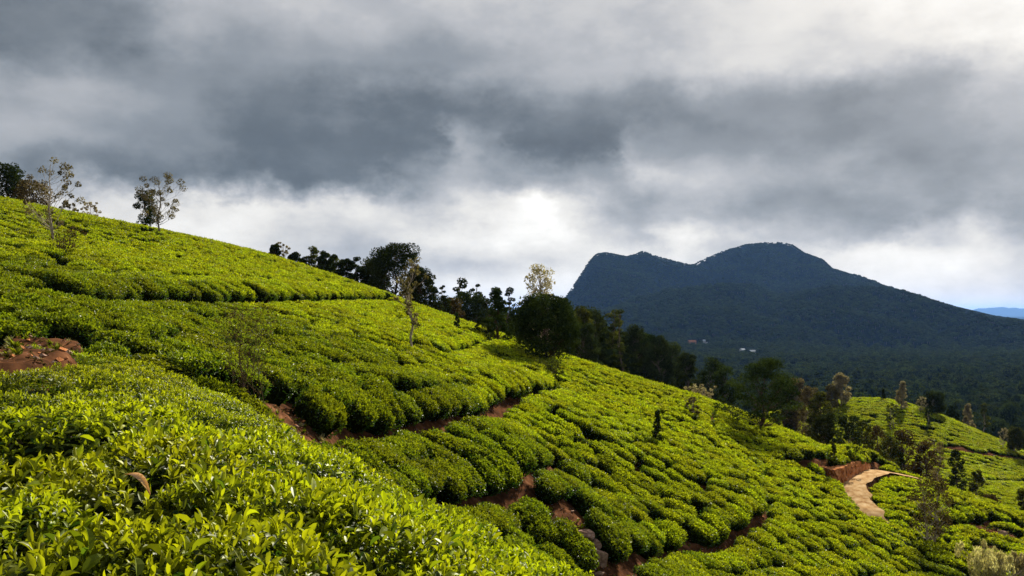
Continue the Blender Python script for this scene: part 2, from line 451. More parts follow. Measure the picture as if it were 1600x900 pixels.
def ground_fn(x, y):
    x = np.asarray(x, float); y = np.asarray(y, float)
    near = (x > GX0 + 1) & (x < GX1 - 1) & (y > GY0 + 1) & (y < GY1 - 1)
    t = np.where(near, top_at(x, y), 0.)
    if (~near).any(): t[~near] = table_top(x[~near], y[~near])
    dep = np.full(x.shape, 0.78)
    for q, wd, dp in PATHS:
        if len(q) < 2: continue
        r, _ = seg_dist(x, y, q); k = sstep(wd * 1.3, wd * 0.5, r); dep = dep * (1 - k) + np.minimum(dep, dp) * k
    for c, r0, dp in PATCHES:
        r = np.hypot(x - c[0], y - c[1]); k = sstep(r0 * 1.5, r0 * .7, r); dep = dep * (1 - k) + np.minimum(dep, dp) * k
    dep = np.where(y > 200, dep * sstep(230, 200, y), dep)
    g = t - dep
    lump = 0.22 * fbm(x * 1.1, y * 1.1, 4, 3) + .22 * fbm(x * 3.5, y * 3.5, 4, 8)
    g = g + lump * sstep(140, 100, y)
    r, zr = seg_dist(x, y, ROAD); k = sstep(ROAD_HALF + .55, ROAD_HALF - .05, r)
    return g * (1 - k) + (zr - 0.06) * k


# ---- end terrain

# ------------------------------------------------------------------ materials
def new_mat(name):
    m = bpy.data.materials.new(name); m.use_nodes = True; nt = m.node_tree; nt.nodes.clear()
    out = nt.nodes.new('ShaderNodeOutputMaterial'); return m, nt, out


def mixc(nt, f, a, b):
    m = nt.nodes.new('ShaderNodeMix'); m.data_type = 'RGBA'
    for sock, x in ((m.inputs[0], f), (m.inputs[6], a), (m.inputs[7], b)):
        if isinstance(x, (int, float)): sock.default_value = x
        elif isinstance(x, tuple): sock.default_value = x + (1,) if len(x) == 3 else x
        else: nt.links.new(x, sock)
    return m.outputs[2]


def attr(nt, name):
    a = nt.nodes.new('ShaderNodeAttribute'); a.attribute_name = name; return a.outputs['Fac']


def leaf_mat(name, old, young, trans=0.3, rough=0.45, tcol=1.25, spread=0.35, spec=0.0):
    m, nt, out = new_mat(name); L = nt.links.new
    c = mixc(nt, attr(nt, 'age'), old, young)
    oi = nt.nodes.new('ShaderNodeObjectInfo')
    var = math_node(nt, 'MULTIPLY_ADD', attr(nt, 'tint'), spread * 2, 1 - spread)
    var = math_node(nt, 'MULTIPLY', var, math_node(nt, 'MULTIPLY_ADD', oi.outputs['Random'], .30, .85))
    hs = nt.nodes.new('ShaderNodeHueSaturation'); L(c, hs.inputs['Color']); L(var, hs.inputs['Value'])
    L(math_node(nt, 'MULTIPLY_ADD', oi.outputs['Random'], .025, .4875), hs.inputs['Hue'])
    p = nt.nodes.new('ShaderNodeBsdfPrincipled'); L(hs.outputs[0], p.inputs['Base Color'])
    p.inputs['Roughness'].default_value = rough; p.inputs['Specular IOR Level'].default_value = spec
    t = nt.nodes.new('ShaderNodeBsdfTranslucent')
    g = nt.nodes.new('ShaderNodeGamma'); L(hs.outputs[0], g.inputs[0]); g.inputs[1].default_value = 0.92
    sc = mixc(nt, 0.0, (0, 0, 0), (0, 0, 0))
    vm = nt.nodes.new('ShaderNodeVectorMath'); vm.operation = 'MULTIPLY'; L(g.outputs[0], vm.inputs[0]); vm.inputs[1].default_value = (tcol, tcol, tcol * .5)
    L(vm.outputs[0], t.inputs[0])
    ms = nt.nodes.new('ShaderNodeMixShader'); ms.inputs[0].default_value = trans
    L(p.outputs[0], ms.inputs[1]); L(t.outputs[0], ms.inputs[2]); L(ms.outputs[0], out.inputs[0])
    return m


def rough_mat(name, cols, scale=2.0, rough=0.9, bump=0.3, bscale=8.0, coord='Object', detail=8, spec=.0):
    """noise-mottled matt surface; cols = [(pos, rgb)...]"""
    m, nt, out = new_mat(name); L = nt.links.new
    tc = nt.nodes.new('ShaderNodeTexCoord')
    n = nt.nodes.new('ShaderNodeTexNoise'); n.inputs['Scale'].default_value = scale; n.inputs['Detail'].default_value = detail; n.inputs['Roughness'].default_value = .62
    L(tc.outputs[coord], n.inputs['Vector'])
    r = nt.nodes.new('ShaderNodeValToRGB'); L(n.outputs[0], r.inputs[0]); cr = r.color_ramp
    while len(cr.elements) > 1: cr.elements.remove(cr.elements[-1])
    for i, (p, c) in enumerate(cols):
        e = cr.elements[0] if i == 0 else cr.elements.new(p); e.position = p; e.color = c + (1,)
    b = nt.nodes.new('ShaderNodeTexNoise'); b.inputs['Scale'].default_value = bscale; b.inputs['Detail'].default_value = 6
    L(tc.outputs[coord], b.inputs['Vector'])
    bp = nt.nodes.new('ShaderNodeBump'); bp.inputs['Strength'].default_value = bump; L(b.outputs[0], bp.inputs['Height'])
    p = nt.nodes.new('ShaderNodeBsdfPrincipled'); L(r.outputs[0], p.inputs['Base Color']); p.inputs['Roughness'].default_value = rough
    p.inputs['Specular IOR Level'].default_value = spec
    L(bp.outputs[0], p.inputs['Normal']); L(p.outputs[0], out.inputs[0])
    return m


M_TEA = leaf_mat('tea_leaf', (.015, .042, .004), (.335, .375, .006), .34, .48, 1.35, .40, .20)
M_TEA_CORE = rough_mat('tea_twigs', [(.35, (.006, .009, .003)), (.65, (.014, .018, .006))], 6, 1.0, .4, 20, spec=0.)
M_SOIL = rough_mat('red_soil', [(.30, (.026, .013, .008)), (.46, (.058, .027, .014)), (.60, (.12, .052, .025)), (.72, (.21, .105, .052))], 1.9, .95, .6, 6)
M_ROAD = rough_mat('road_sand', [(.30, (.20, .10, .045)), (.45, (.36, .22, .10)), (.58, (.46, .31, .16)), (.72, (.56, .42, .25))], 1.6, .95, .8, 7)
M_BANK = rough_mat('cut_earth', [(.30, (.17, .06, .026)), (.48, (.38, .15, .06)), (.66, (.52, .25, .11))], 2.5, .95, .8, 4)
M_FLOOR = rough_mat('forest_floor', [(.35, (.010, .015, .007)), (.65, (.022, .030, .012))], .05, .95, .3, .2)
M_MOUNT = rough_mat('mountain_woods', [(.30, (.004, .008, .005)), (.55, (.006, .011, .006)), (.75, (.009, .014, .008))], .012, .95, 1.0, .07, detail=12)
M_BARK = rough_mat('bark_grey', [(.35, (.07, .055, .04)), (.65, (.17, .14, .11))], 6, .9, .5, 20)
M_BARKP = rough_mat('bark_pale', [(.35, (.20, .16, .12)), (.65, (.42, .36, .29))], 5, .85, .4, 20)
M_BARKB = rough_mat('bark_brown', [(.35, (.05, .033, .022)), (.65, (.11, .075, .05))], 6, .9, .5, 20)
M_ROCK = rough_mat('pink_rock', [(.30, (.09, .055, .04)), (.5, (.24, .15, .11)), (.7, (.40, .29, .23))], 2.2, .9, .8, 7)
M_DARK = leaf_mat('leaf_dark', (.015, .024, .008), (.044, .060, .017), .15, .5, 1.1, .4)
M_CONIFER = leaf_mat('leaf_conifer', (.014, .026, .008), (.048, .070, .016), .15, .5, 1.1, .4)
M_OLIVE = leaf_mat('leaf_olive', (.017, .026, .007), (.095, .105, .020), .25, .5, 1.2, .4)
M_PALE = leaf_mat('leaf_pale', (.16, .13, .075), (.42, .37, .25), .3, .6, 1.1, .35)
M_TAN = leaf_mat('leaf_tan', (.055, .042, .018), (.21, .17, .085), .25, .6, 1.1, .4)
M_BROWN = leaf_mat('leaf_brown', (.036, .027, .011), (.115, .080, .034), .2, .6, 1.1, .4)
M_FOREST = leaf_mat('leaf_forest', (.013, .023, .006), (.056, .076, .014), .14, 1.0, 1.1, .45, .0)
M_STRAW = leaf_mat('leaf_straw', (.30, .25, .11), (.60, .54, .32), .3, .6, 1.1, .3)
M_DRY = leaf_mat('leaf_dry', (.70, .46, .26), (.80, .58, .36), .45, .5, 1.1, .1)

# ------------------------------------------------------------------ the ground sheet
def build_ground():
    az_in = np.radians(np.linspace(-37, 37, 300))
    az_out = np.radians(np.linspace(37, 323, 90))[1:-1]
    az = np.concatenate([az_in, az_out, az_in[:1] + 2 * math.pi])
    r = np.concatenate([np.geomspace(0.7, 130, 300), np.geomspace(130, 4200, 170)[1:], np.geomspace(4200, 40000, 22)[1:]])
    A, Rr = np.meshgrid(az, r, indexing='ij')
    X = Rr * np.sin(A); Y = Rr * np.cos(A)
    Z = ground_fn(X, Y)
    Z = np.where(Y > 1500, Z + np.where(Y < 3050, 7 * fbm(X / 40., Y / 40., 3, 31), 0), Z)
    Z = np.maximum(Z, -85)
    V = np.stack([X, Y, Z], 2).reshape(-1, 3)
    Q = grid_tris(len(az), len(r))
    c = V[Q].mean(1)
    cut = (c[:, 1] > 1150)
    tea = (c[:, 1] < 215) & (np.hypot(c[:, 0], c[:, 1]) < 260) & ~cut
    zmin = V[:, 2].min()
    for nm, sel, mat, lab in (('tea_hillside', tea, M_SOIL, 'red soil slopes of the tea hills'), ('valley_floor', ~tea & ~cut, M_FLOOR, 'dark valley ground under the forest'),
                              ('mountain', cut, M_MOUNT, 'dark blue forested mountain with a broad dome and a cliff on one side')):
        q = Q[sel]; used, inv = np.unique(q, return_inverse=True)
        o = link(nm, mesh_from(nm, V[used], inv.reshape(-1, 4), [mat], smooth=True))
        tag(o, lab, kind='structure')
    return zmin


ZMIN = build_ground()


def build_road():
    d = np.gradient(ROAD[:, :2], axis=0); d /= np.linalg.norm(d, axis=1)[:, None]
    n = np.stack([d[:, 1], -d[:, 0]], 1); W = np.linspace(-1, 1, 11); V = []
    for i, p in enumerate(ROAD):
        for w in W:
            hw = ROAD_HALF * (.80 + .42 * float(vnoise(np.array([i * .30]), np.array([np.sign(w) * 3.]), 4)[0]))
            x = p[0] + n[i, 0] * w * hw; y = p[1] + n[i, 1] * w * hw
            rut = -.05 * math.exp(-((abs(w) - .5) / .16) ** 2)
            V.append((x, y, p[2] + .08 + rut - .07 * abs(w) ** 4 + .03 * float(vnoise(np.array([x * 2]), np.array([y * 2]), 6)[0])))
    o = link('dirt_road', mesh_from('dirt_road', np.array(V), grid_tris(len(ROAD), len(W)), [M_ROAD], smooth=True))
    tag(o, 'pale sandy dirt road bending over the tea spur', kind='structure')
    # cut bank of raw earth above the bend
    base = BANK; nb = len(base); rows = 17; V = []
    for i, p in enumerate(base):
        k = i / (nb - 1); h = 1.0 * math.sin(math.pi * min(max(k * .92 + .06, 0), 1)) ** .6
        for j in range(rows):
            t = j / (rows - 1)
            up = h * min(t * 1.35, 1); back = .25 * t + (.7 * max(t - .74, 0) / .26)
            nz = .55 * float(fbm(np.array([i * .30]), np.array([j * .35]), 4, 12)[0]) * 2
            V.append((p[0] - .35 * back + nz * .4, p[1] + back + nz, p[2] - .25 + up + .25 * t))
    o = link('cut_bank', mesh_from('cut_bank', np.array(V), grid_tris(nb, rows), [M_BANK]))
    tag(o, 'raw orange earth bank cut above the road bend', kind='structure')


build_road()

# ------------------------------------------------------------------ leaves and bushes
LEAF2 = (np.array([[0, 0], [.45, -.5], [1, 0], [.45, .5]]), np.array([0, .16, -.10, .16]), np.array([[0, 2, 1], [0, 3, 2]]))
_t8 = [(0, 0), (.25, 0), (.55, 0), (.82, 0), (1, 0), (.24, -.37), (.54, -.5), (.82, -.30), (.24, .37), (.54, .5), (.82, .30)]
LEAF8 = (np.array(_t8), np.array([0, -.01, -.02, -.08, -.17, .09, .11, .01, .09, .11, .01]),
         np.array([[0, 1, 5], [1, 6, 5], [1, 2, 6], [2, 7, 6], [2, 3, 7], [3, 4, 7], [0, 8, 1], [1, 8, 9], [1, 9, 2], [2, 9, 10], [2, 10, 3], [3, 10, 4]]))


def unit(a): return a / np.maximum(np.linalg.norm(a, axis=1, keepdims=True), 1e-9)


def leaf_cloud(P, D, Up, Ln, Wd, tmpl, age, tint, curl=None):
    """leaves with base P, axis D, face roughly along Up; returns V, F, age, tint"""
    T, Hh, Fc = tmpl; n = len(P)
    D = unit(D); S = unit(np.cross(D, Up)); Nn = np.cross(S, D)
    curl = np.ones(n) if curl is None else curl
    V = (P[:, None] + D[:, None] * (T[None, :, :1] * Ln[:, None, None]) + S[:, None] * (T[None, :, 1:] * Wd[:, None, None])
         + Nn[:, None] * (Hh[None, :, None] * Ln[:, None, None] * curl[:, None, None]))
    k = len(T)
    F = (Fc[None] + (np.arange(n) * k)[:, None, None]).reshape(-1, 3)
    return V.reshape(-1, 3), F, np.repeat(age, k), np.repeat(tint, k)


def join(parts):
    V = []; F = []; A = []; T = []; MI = []; o = 0
    for (v, f, a, t, mi) in parts:
        V.append(v); F.append(f + o); A.append(a); T.append(t); MI.append(np.full(len(f), mi)); o += len(v)
    return np.vstack(V), np.vstack(F), np.concatenate(A), np.concatenate(T), np.concatenate(MI)


def bush_surface(n, R, H, g, seed):
    """points, normals and a 'how much on top' value on a clipped tea bush"""
    nt = int(n * .62); ns = n - nt
    th = g.uniform(0, 2 * math.pi, nt); r = R * np.sqrt(g.uniform(0, 1, nt))
    th2 = g.uniform(0, 2 * math.pi, ns); zz = H * g.uniform(.12, .86, ns)
    lob = lambda t: 1 + .12 * np.sin(2 * t + seed) + .11 * np.sin(3 * t + 2.1 * seed) + .06 * np.sin(5 * t + seed * .7)
    r = r * lob(th)
    prof = lambda q: 1 - .26 * np.clip(q, 0, 1.2) ** 6
    x = r * np.cos(th); y = r * np.sin(th); z = H * prof(r / (R * lob(th))) + .24 * fbm(x * 3.8 + seed, y * 3.8, 2, seed)
    n1 = np.stack([x * .9 / R, y * .9 / R, np.ones(nt)], 1)
    rs = R * lob(th2) * (.80 + .22 * np.sin(np.clip(zz / H, 0, 1) * 2.2)) * (1 + .12 * fbm(th2 * 2, zz * 4, 2, seed + 3))
    p2 = np.stack([rs * np.cos(th2), rs * np.sin(th2), zz], 1); n2 = np.stack([np.cos(th2), np.sin(th2), .35 + .5 * zz / H], 1)
    P = np.vstack([np.stack([x, y, z], 1), p2]); Nn = unit(np.vstack([n1, n2]))
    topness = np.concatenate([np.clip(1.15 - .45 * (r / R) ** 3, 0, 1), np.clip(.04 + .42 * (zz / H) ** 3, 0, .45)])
    return P, Nn, topness


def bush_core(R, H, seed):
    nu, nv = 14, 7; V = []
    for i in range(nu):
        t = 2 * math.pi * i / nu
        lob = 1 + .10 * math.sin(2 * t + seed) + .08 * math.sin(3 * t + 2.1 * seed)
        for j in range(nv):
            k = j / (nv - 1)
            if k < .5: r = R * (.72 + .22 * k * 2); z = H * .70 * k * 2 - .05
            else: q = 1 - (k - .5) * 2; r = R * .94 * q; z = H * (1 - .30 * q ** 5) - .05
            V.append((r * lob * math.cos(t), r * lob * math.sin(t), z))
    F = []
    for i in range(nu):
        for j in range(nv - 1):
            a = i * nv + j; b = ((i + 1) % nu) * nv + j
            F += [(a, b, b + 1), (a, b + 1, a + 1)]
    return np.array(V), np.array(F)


def bush_mesh(name, n, leaf, R, H, seed, tmpl=LEAF2, flush=1.0):
    g = np.random.default_rng(seed)
    P, Nn, top = bush_surface(n, R, H, g, seed)
    rnd = unit(g.normal(size=(n, 3)))
    D = unit(Nn * .55 + rnd * .75 + np.array([0, 0, .25]))
    Up = unit(Nn + .5 * unit(g.normal(size=(n, 3))))
    Ln = leaf * g.uniform(.7, 1.35, n); Wd = Ln * g.uniform(.42, .6, n)
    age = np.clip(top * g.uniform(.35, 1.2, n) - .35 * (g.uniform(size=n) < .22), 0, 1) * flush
    P = P - D * (Ln * .3)[:, None] + Nn * (g.uniform(-.06, .03, n) + .06 * (g.uniform(size=n) < .12))[:, None]
    lv = leaf_cloud(P, D, Up, Ln, Wd, tmpl, age, g.uniform(0, 1, n)) + (0,)
    cv, cf = bush_core(R, H, seed); core = (cv, cf, np.zeros(len(cv)), np.full(len(cv), .5), 1)
    V, F, A, T, MI = join([lv, core])
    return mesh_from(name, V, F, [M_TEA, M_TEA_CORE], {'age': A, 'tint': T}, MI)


def shoots(P, Nn, top, g, size=1.0):
    """tea shoots: whorls of leaves round an upright tip, youngest on top"""
    n = len(P); out = []
    ax = unit(Nn + .45 * g.normal(size=(n, 3)) * np.array([1, 1, .4]) + np.array([0, 0, .35]))
    e1 = unit(np.cross(ax, np.array([.31, .95, .1]) + .2 * g.normal(size=(n, 3)))); e2 = np.cross(ax, e1)
    ph0 = g.uniform(0, 6.28, n); vig = g.uniform(.55, 1.15, n) * size
    K = 6
    for k in range(K):
        ph = ph0 + k * 2.4 + g.normal(0, .25, n); q = k / (K - 1)
        open_ = 1.25 - .95 * q + g.normal(0, .16, n)
        rad = e1 * np.cos(ph)[:, None] + e2 * np.sin(ph)[:, None]
        D = ax * np.cos(open_)[:, None] + rad * np.sin(open_)[:, None]
        Ln = vig * (.088 - .040 * q) * g.uniform(.8, 1.25, n); Wd = Ln * g.uniform(.32, .50, n)
        base = P + ax * (vig * (.085 * q - .05))[:, None]
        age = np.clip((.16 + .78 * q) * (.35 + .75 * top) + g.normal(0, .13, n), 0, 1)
        keep = g.uniform(size=n) < (.92 if k < 5 else .8)
        out.append(leaf_cloud(base[keep], D[keep], (ax + rad * -.3)[keep], Ln[keep], Wd[keep], LEAF8, age[keep], g.uniform(0, 1, keep.sum()), g.uniform(.4, 1.9, keep.sum())) + (0,))
    return out


def near_bush_mesh(name, n, R, H, seed, size=1.0):
    g = np.random.default_rng(seed)
    P, Nn, top = bush_surface(n, R, H, g, seed)
    parts = shoots(P, Nn, top, g, size)
    P2, N2, t2 = bush_surface(n // 2, R * .98, H * .93, g, seed); parts += shoots(P2, N2, t2 * .25, g, size * 1.1)
    cv, cf = bush_core(R * .90, H * .84, seed); parts.append((cv, cf, np.zeros(len(cv)), np.full(len(cv), .5), 1))
    V, F, A, T, MI = join(parts)
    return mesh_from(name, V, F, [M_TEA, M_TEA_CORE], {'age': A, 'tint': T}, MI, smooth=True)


NEAR = [near_bush_mesh('tea_foliage_near', 640, .70, .80, 11 + i, .86) for i in range(6)]
EDGE = [near_bush_mesh('tea_foliage_edge', 620, .68, .80, 31 + i, .62) for i in range(4)]
MID = [bush_mesh('tea_foliage_mid', 1450, .095, .70, .80, 51 + i) for i in range(7)]
PLUCKED_SHADE_TONE = [bush_mesh('tea_foliage_plucked_shade_tone', 1450, .095, .70, .80, 91 + i, LEAF2, .56) for i in range(7)]  # mature leaf colour of cropped plots, also darkened to imitate shade in the hollow
FAR = [bush_mesh('tea_foliage_far', 620, .135, .72, .80, 71 + i) for i in range(6)]


def slope_rot(x, y, spin, k=.85):
    e = .6; rg = np.random.default_rng(4)
    gx = (top_at(x + e, y) - top_at(x - e, y)) / (2 * e); gy = (top_at(x, y + e) - top_at(x, y - e)) / (2 * e)
    out = np.empty((len(x), 3))
    for i in range(len(x)):
        q = Vector((0, 0, 1)).rotation_difference(Vector((-gx[i] * k + rg.normal(0, .06), -gy[i] * k + rg.normal(0, .06), 1)).normalized())
        out[i] = (q.to_matrix() @ Matrix.Rotation(spin[i], 3, 'Z')).to_euler()
    return out


def project(x, y, z):
    c, s = math.cos(PITCH), math.sin(PITCH); d = y * c + z * s
    d = np.where(d > .05, d, .05)
    return 800 + FPX * x / d, 450 - FPX * (z * c - y * s) / d


def seen(x, y, z, slack=.5, steps=40):
    """rough test: does the hill leave this point in view"""
    vis = np.ones(len(x), bool)
    for t in np.linspace(.06, .97, steps):
        vis &= ~((top_at(x * t, y * t) - z * t) > slack * min(1, 3 * (1 - t) + .15))
    return vis


def plan_bushes():
    g = np.random.default_rng(5); rows = []
    def lattice(x0, x1, y0, y1, dx, dy, ang, jit):
        cx, cyy = (x0 + x1) / 2, (y0 + y1) / 2; Rm = math.hypot(x1 - x0, y1 - y0) / 2
        a, b = np.meshgrid(np.arange(-Rm, Rm, dx), np.arange(-Rm, Rm, dy), indexing='ij')
        a = a + (np.arange(b.shape[1]) % 2)[None, :] * dx * .5 + g.normal(0, jit, a.shape) * dx; b = b + g.normal(0, jit, b.shape) * dy
        wob = 1.3 * fbm(a / 14., b / 9., 2, 77); b = b + wob * 2.2
        c, s = math.cos(ang), math.sin(ang); x = cx + a * c - b * s; y = cyy + a * s + b * c
        m = (x > x0) & (x < x1) & (y > y0) & (y < y1); return x[m], y[m]
    f = lattice(-20, 12, 1.0, 30, 1.06, 1.06, -.5, .14)
    h = lattice(-80, 78, 8, 128, 1.24, 1.26, -.28, .18)
    k = lattice(15, 130, 100, 200, 1.45, 1.5, .1, .14)
    ff, mf = fore(f[0], f[1]), main(f[0], f[1])
    sel = (ff > mf + .05); fx, fy = f[0][sel], f[1][sel]
    fh, mh = fore(h[0], h[1]) - 0.5 * np.maximum(np.hypot(h[0] + 5, h[1] - 5) - 30, 0), main(h[0], h[1])
    sel = mh > fh + .05; hx, hy = h[0][sel], h[1][sel]
    sel = np.abs(second(k[0], k[1]) - top_at(k[0], k[1])) < 1.2; kx, ky = k[0][sel], k[1][sel]
    x = np.concatenate([fx, hx, kx]); y = np.concatenate([fy, hy, ky]); zone = np.concatenate([np.zeros(len(fx)), np.ones(len(hx)), np.full(len(kx), 2)]).astype(int)
    keep = np.abs(x) < y * math.tan(math.radians(34.5)) + 2.5
    keep &= np.hypot(x, y) > 1.75
    x, y, zone = x[keep], y[keep], zone[keep]
    ok = np.ones(len(x), bool)
    ex, ey, ez = [], [], []
    for q, wd, dp in PATHS + [(ROAD[9::6], 2 * ROAD_HALF + .05, 0)]:
        if len(q) < 2: continue
        lim = wd * .5 + .50; c = catmull(q, 24); sl = np.concatenate([[0], np.cumsum(np.hypot(*np.diff(c[:, :2], axis=0).T))])
        far2 = q[:, 1].mean() > 105; st = 1.45 if far2 else 1.02
        for side in (-1, 1):
            t = np.arange(.3, sl[-1], st) + g.normal(0, .24, len(np.arange(.3, sl[-1], st)))
            px, py = np.interp(t, sl, c[:, 0]), np.interp(t, sl, c[:, 1]); dx, dy = np.interp(t + .3, sl, c[:, 0]) - np.interp(t - .3, sl, c[:, 0]), np.interp(t + .3, sl, c[:, 1]) - np.interp(t - .3, sl, c[:, 1])
            l_ = np.hypot(dx, dy) + 1e-9; o_ = lim + g.uniform(-.05, .14, len(t)); ex.append(px - dy / l_ * o_ * side); ey.append(py + dx / l_ * o_ * side); ez.append(np.full(len(t), 2 if far2 else 1))
    for q, wd, dp in PATHS:
        if len(q) > 1: ok &= seg_dist(x, y, q)[0] > wd * .5 + .50 + .55
    x, y, zone = np.concatenate([x[ok]] + ex), np.concatenate([y[ok]] + ey), np.concatenate([zone[ok]] + ez)
    ok = np.ones(len(x), bool)
    for q, wd, dp in PATHS:
        if len(q) > 1: ok &= seg_dist(x, y, q)[0] > wd * .5 + .40
    for q, wd, dp in ():
        r, _, qx, qy = seg_dist(x, y, q, True); ok &= r > .32 * wd
        lim = wd * .5 + .52; m = (r < lim) & (r > 1e-3)
        x = np.where(m, qx + (x - qx) * lim / np.maximum(r, 1e-3), x); y = np.where(m, qy + (y - qy) * lim / np.maximum(r, 1e-3), y)
    for c, r0, dp in PATCHES: ok &= np.hypot(x - c[0], y - c[1]) > (r0 + .35 if dp < .13 and c[1] < 25 else r0 * .8 + .2)
    ok &= seg_dist(x, y, ROAD[9:])[0] > ROAD_HALF + .42
    _r, _, _fx, _fy = seg_dist(x, y, BANK, True); _s = (x - _fx) * -.33 + (y - _fy) * .94; ok &= ~((_s < .62) & (_s > -1.2) & (_r < 1.2))
    ca, sa = math.cos(.28), math.sin(.28); gap = fbm((x * ca - y * sa) / 5.0, (x * sa + y * ca) / 1.7, 3, 91)
    pd = np.full(len(x), 99.)
    for q, wd, dp in PATHS:
        if len(q) > 1: pd = np.minimum(pd, seg_dist(x, y, q)[0])
    ok &= ~((gap > np.where(y < 45, .26, .235)) & (zone > 0) & (pd > 2.6)); ok &= ~((g.uniform(size=len(x)) < .018) & (zone > 0))
    x, y, zone = x[ok], y[ok], zone[ok]
    z = top_at(x, y)
    s = seen(x, y, z + .1, .9)
    x, y, z, zone = x[s], y[s], z[s], zone[s]
    spin = np.where(zone > 0, -.28 + g.normal(0, .35, len(x)) + math.pi * (g.uniform(size=len(x)) < .5), g.uniform(0, 6.28, len(x)))
    sx = g.uniform(.82, 1.30, len(x)) * np.where(zone == 2, 1.28, 1.0); sy = g.uniform(.74, 1.04, len(x)) * np.where(zone == 2, 1.28, 1.0)
    sz = np.where(zone == 0, g.uniform(.95, 1.06, len(x)), np.clip(g.normal(1.0, .12, len(x)), .68, 1.28))
    sy = np.where((y > 58) & (zone == 1), sy * .90, sy)
    rot = slope_rot(x, y, spin, .85)
    return x, y, z, zone, rot, np.stack([sx, sy, sz], 1)


def gn_scatter(name, meshes, P, rot, scl, vidx, label, lookup):
    """one object that shows many instances of the given meshes"""
    src = bpy.data.collections.new(name + '_kinds')
    for i, me in enumerate(meshes):
        o = bpy.data.objects.new('%s_kind_%02d' % (name, i), me); src.objects.link(o)
    me = bpy.data.meshes.new(name); me.vertices.add(len(P)); me.vertices.foreach_set('co', np.ascontiguousarray(P, np.float32).ravel())
    for nm, ty, key, arr in (('rot', 'FLOAT_VECTOR', 'vector', rot), ('scl', 'FLOAT_VECTOR', 'vector', scl)):
        a = me.attributes.new(nm, ty, 'POINT'); a.data.foreach_set(key, np.ascontiguousarray(arr, np.float32).ravel())
    a = me.attributes.new('kind_id', 'INT', 'POINT'); a.data.foreach_set('value', np.ascontiguousarray(vidx, np.int32))
    o = link(name, me)
    ng = bpy.data.node_groups.new(name + '_scatter', 'GeometryNodeTree')
    ng.interface.new_socket('Geometry', in_out='INPUT', socket_type='NodeSocketGeometry')
    ng.interface.new_socket('Geometry', in_out='OUTPUT', socket_type='NodeSocketGeometry')
    gi = ng.nodes.new('NodeGroupInput'); go = ng.nodes.new('NodeGroupOutput')
    ip = ng.nodes.new('GeometryNodeInstanceOnPoints'); ci = ng.nodes.new('GeometryNodeCollectionInfo')
    ci.inputs['Collection'].default_value = src; ci.inputs['Separate Children'].default_value = True; ci.inputs['Reset Children'].default_value = True
    ip.inputs['Pick Instance'].default_value = True
    def named(nm, ty):
        n = ng.nodes.new('GeometryNodeInputNamedAttribute'); n.data_type = ty; n.inputs['Name'].default_value = nm; return n.outputs['Attribute']
    ng.links.new(gi.outputs[0], ip.inputs['Points']); ng.links.new(ci.outputs[0], ip.inputs['Instance'])
    e2r = ng.nodes.new('FunctionNodeEulerToRotation'); ng.links.new(named('rot', 'FLOAT_VECTOR'), e2r.inputs[0]); ng.links.new(e2r.outputs[0], ip.inputs['Rotation'])
    ng.links.new(named('scl', 'FLOAT_VECTOR'), ip.inputs['Scale'])
    ng.links.new(named('kind_id', 'INT'), ip.inputs['Instance Index']); ng.links.new(ip.outputs[0], go.inputs[0])
    md = o.modifiers.new('scatter', 'NODES'); md.node_group = ng
    tag(o, label, lookup, kind='stuff')
    return o


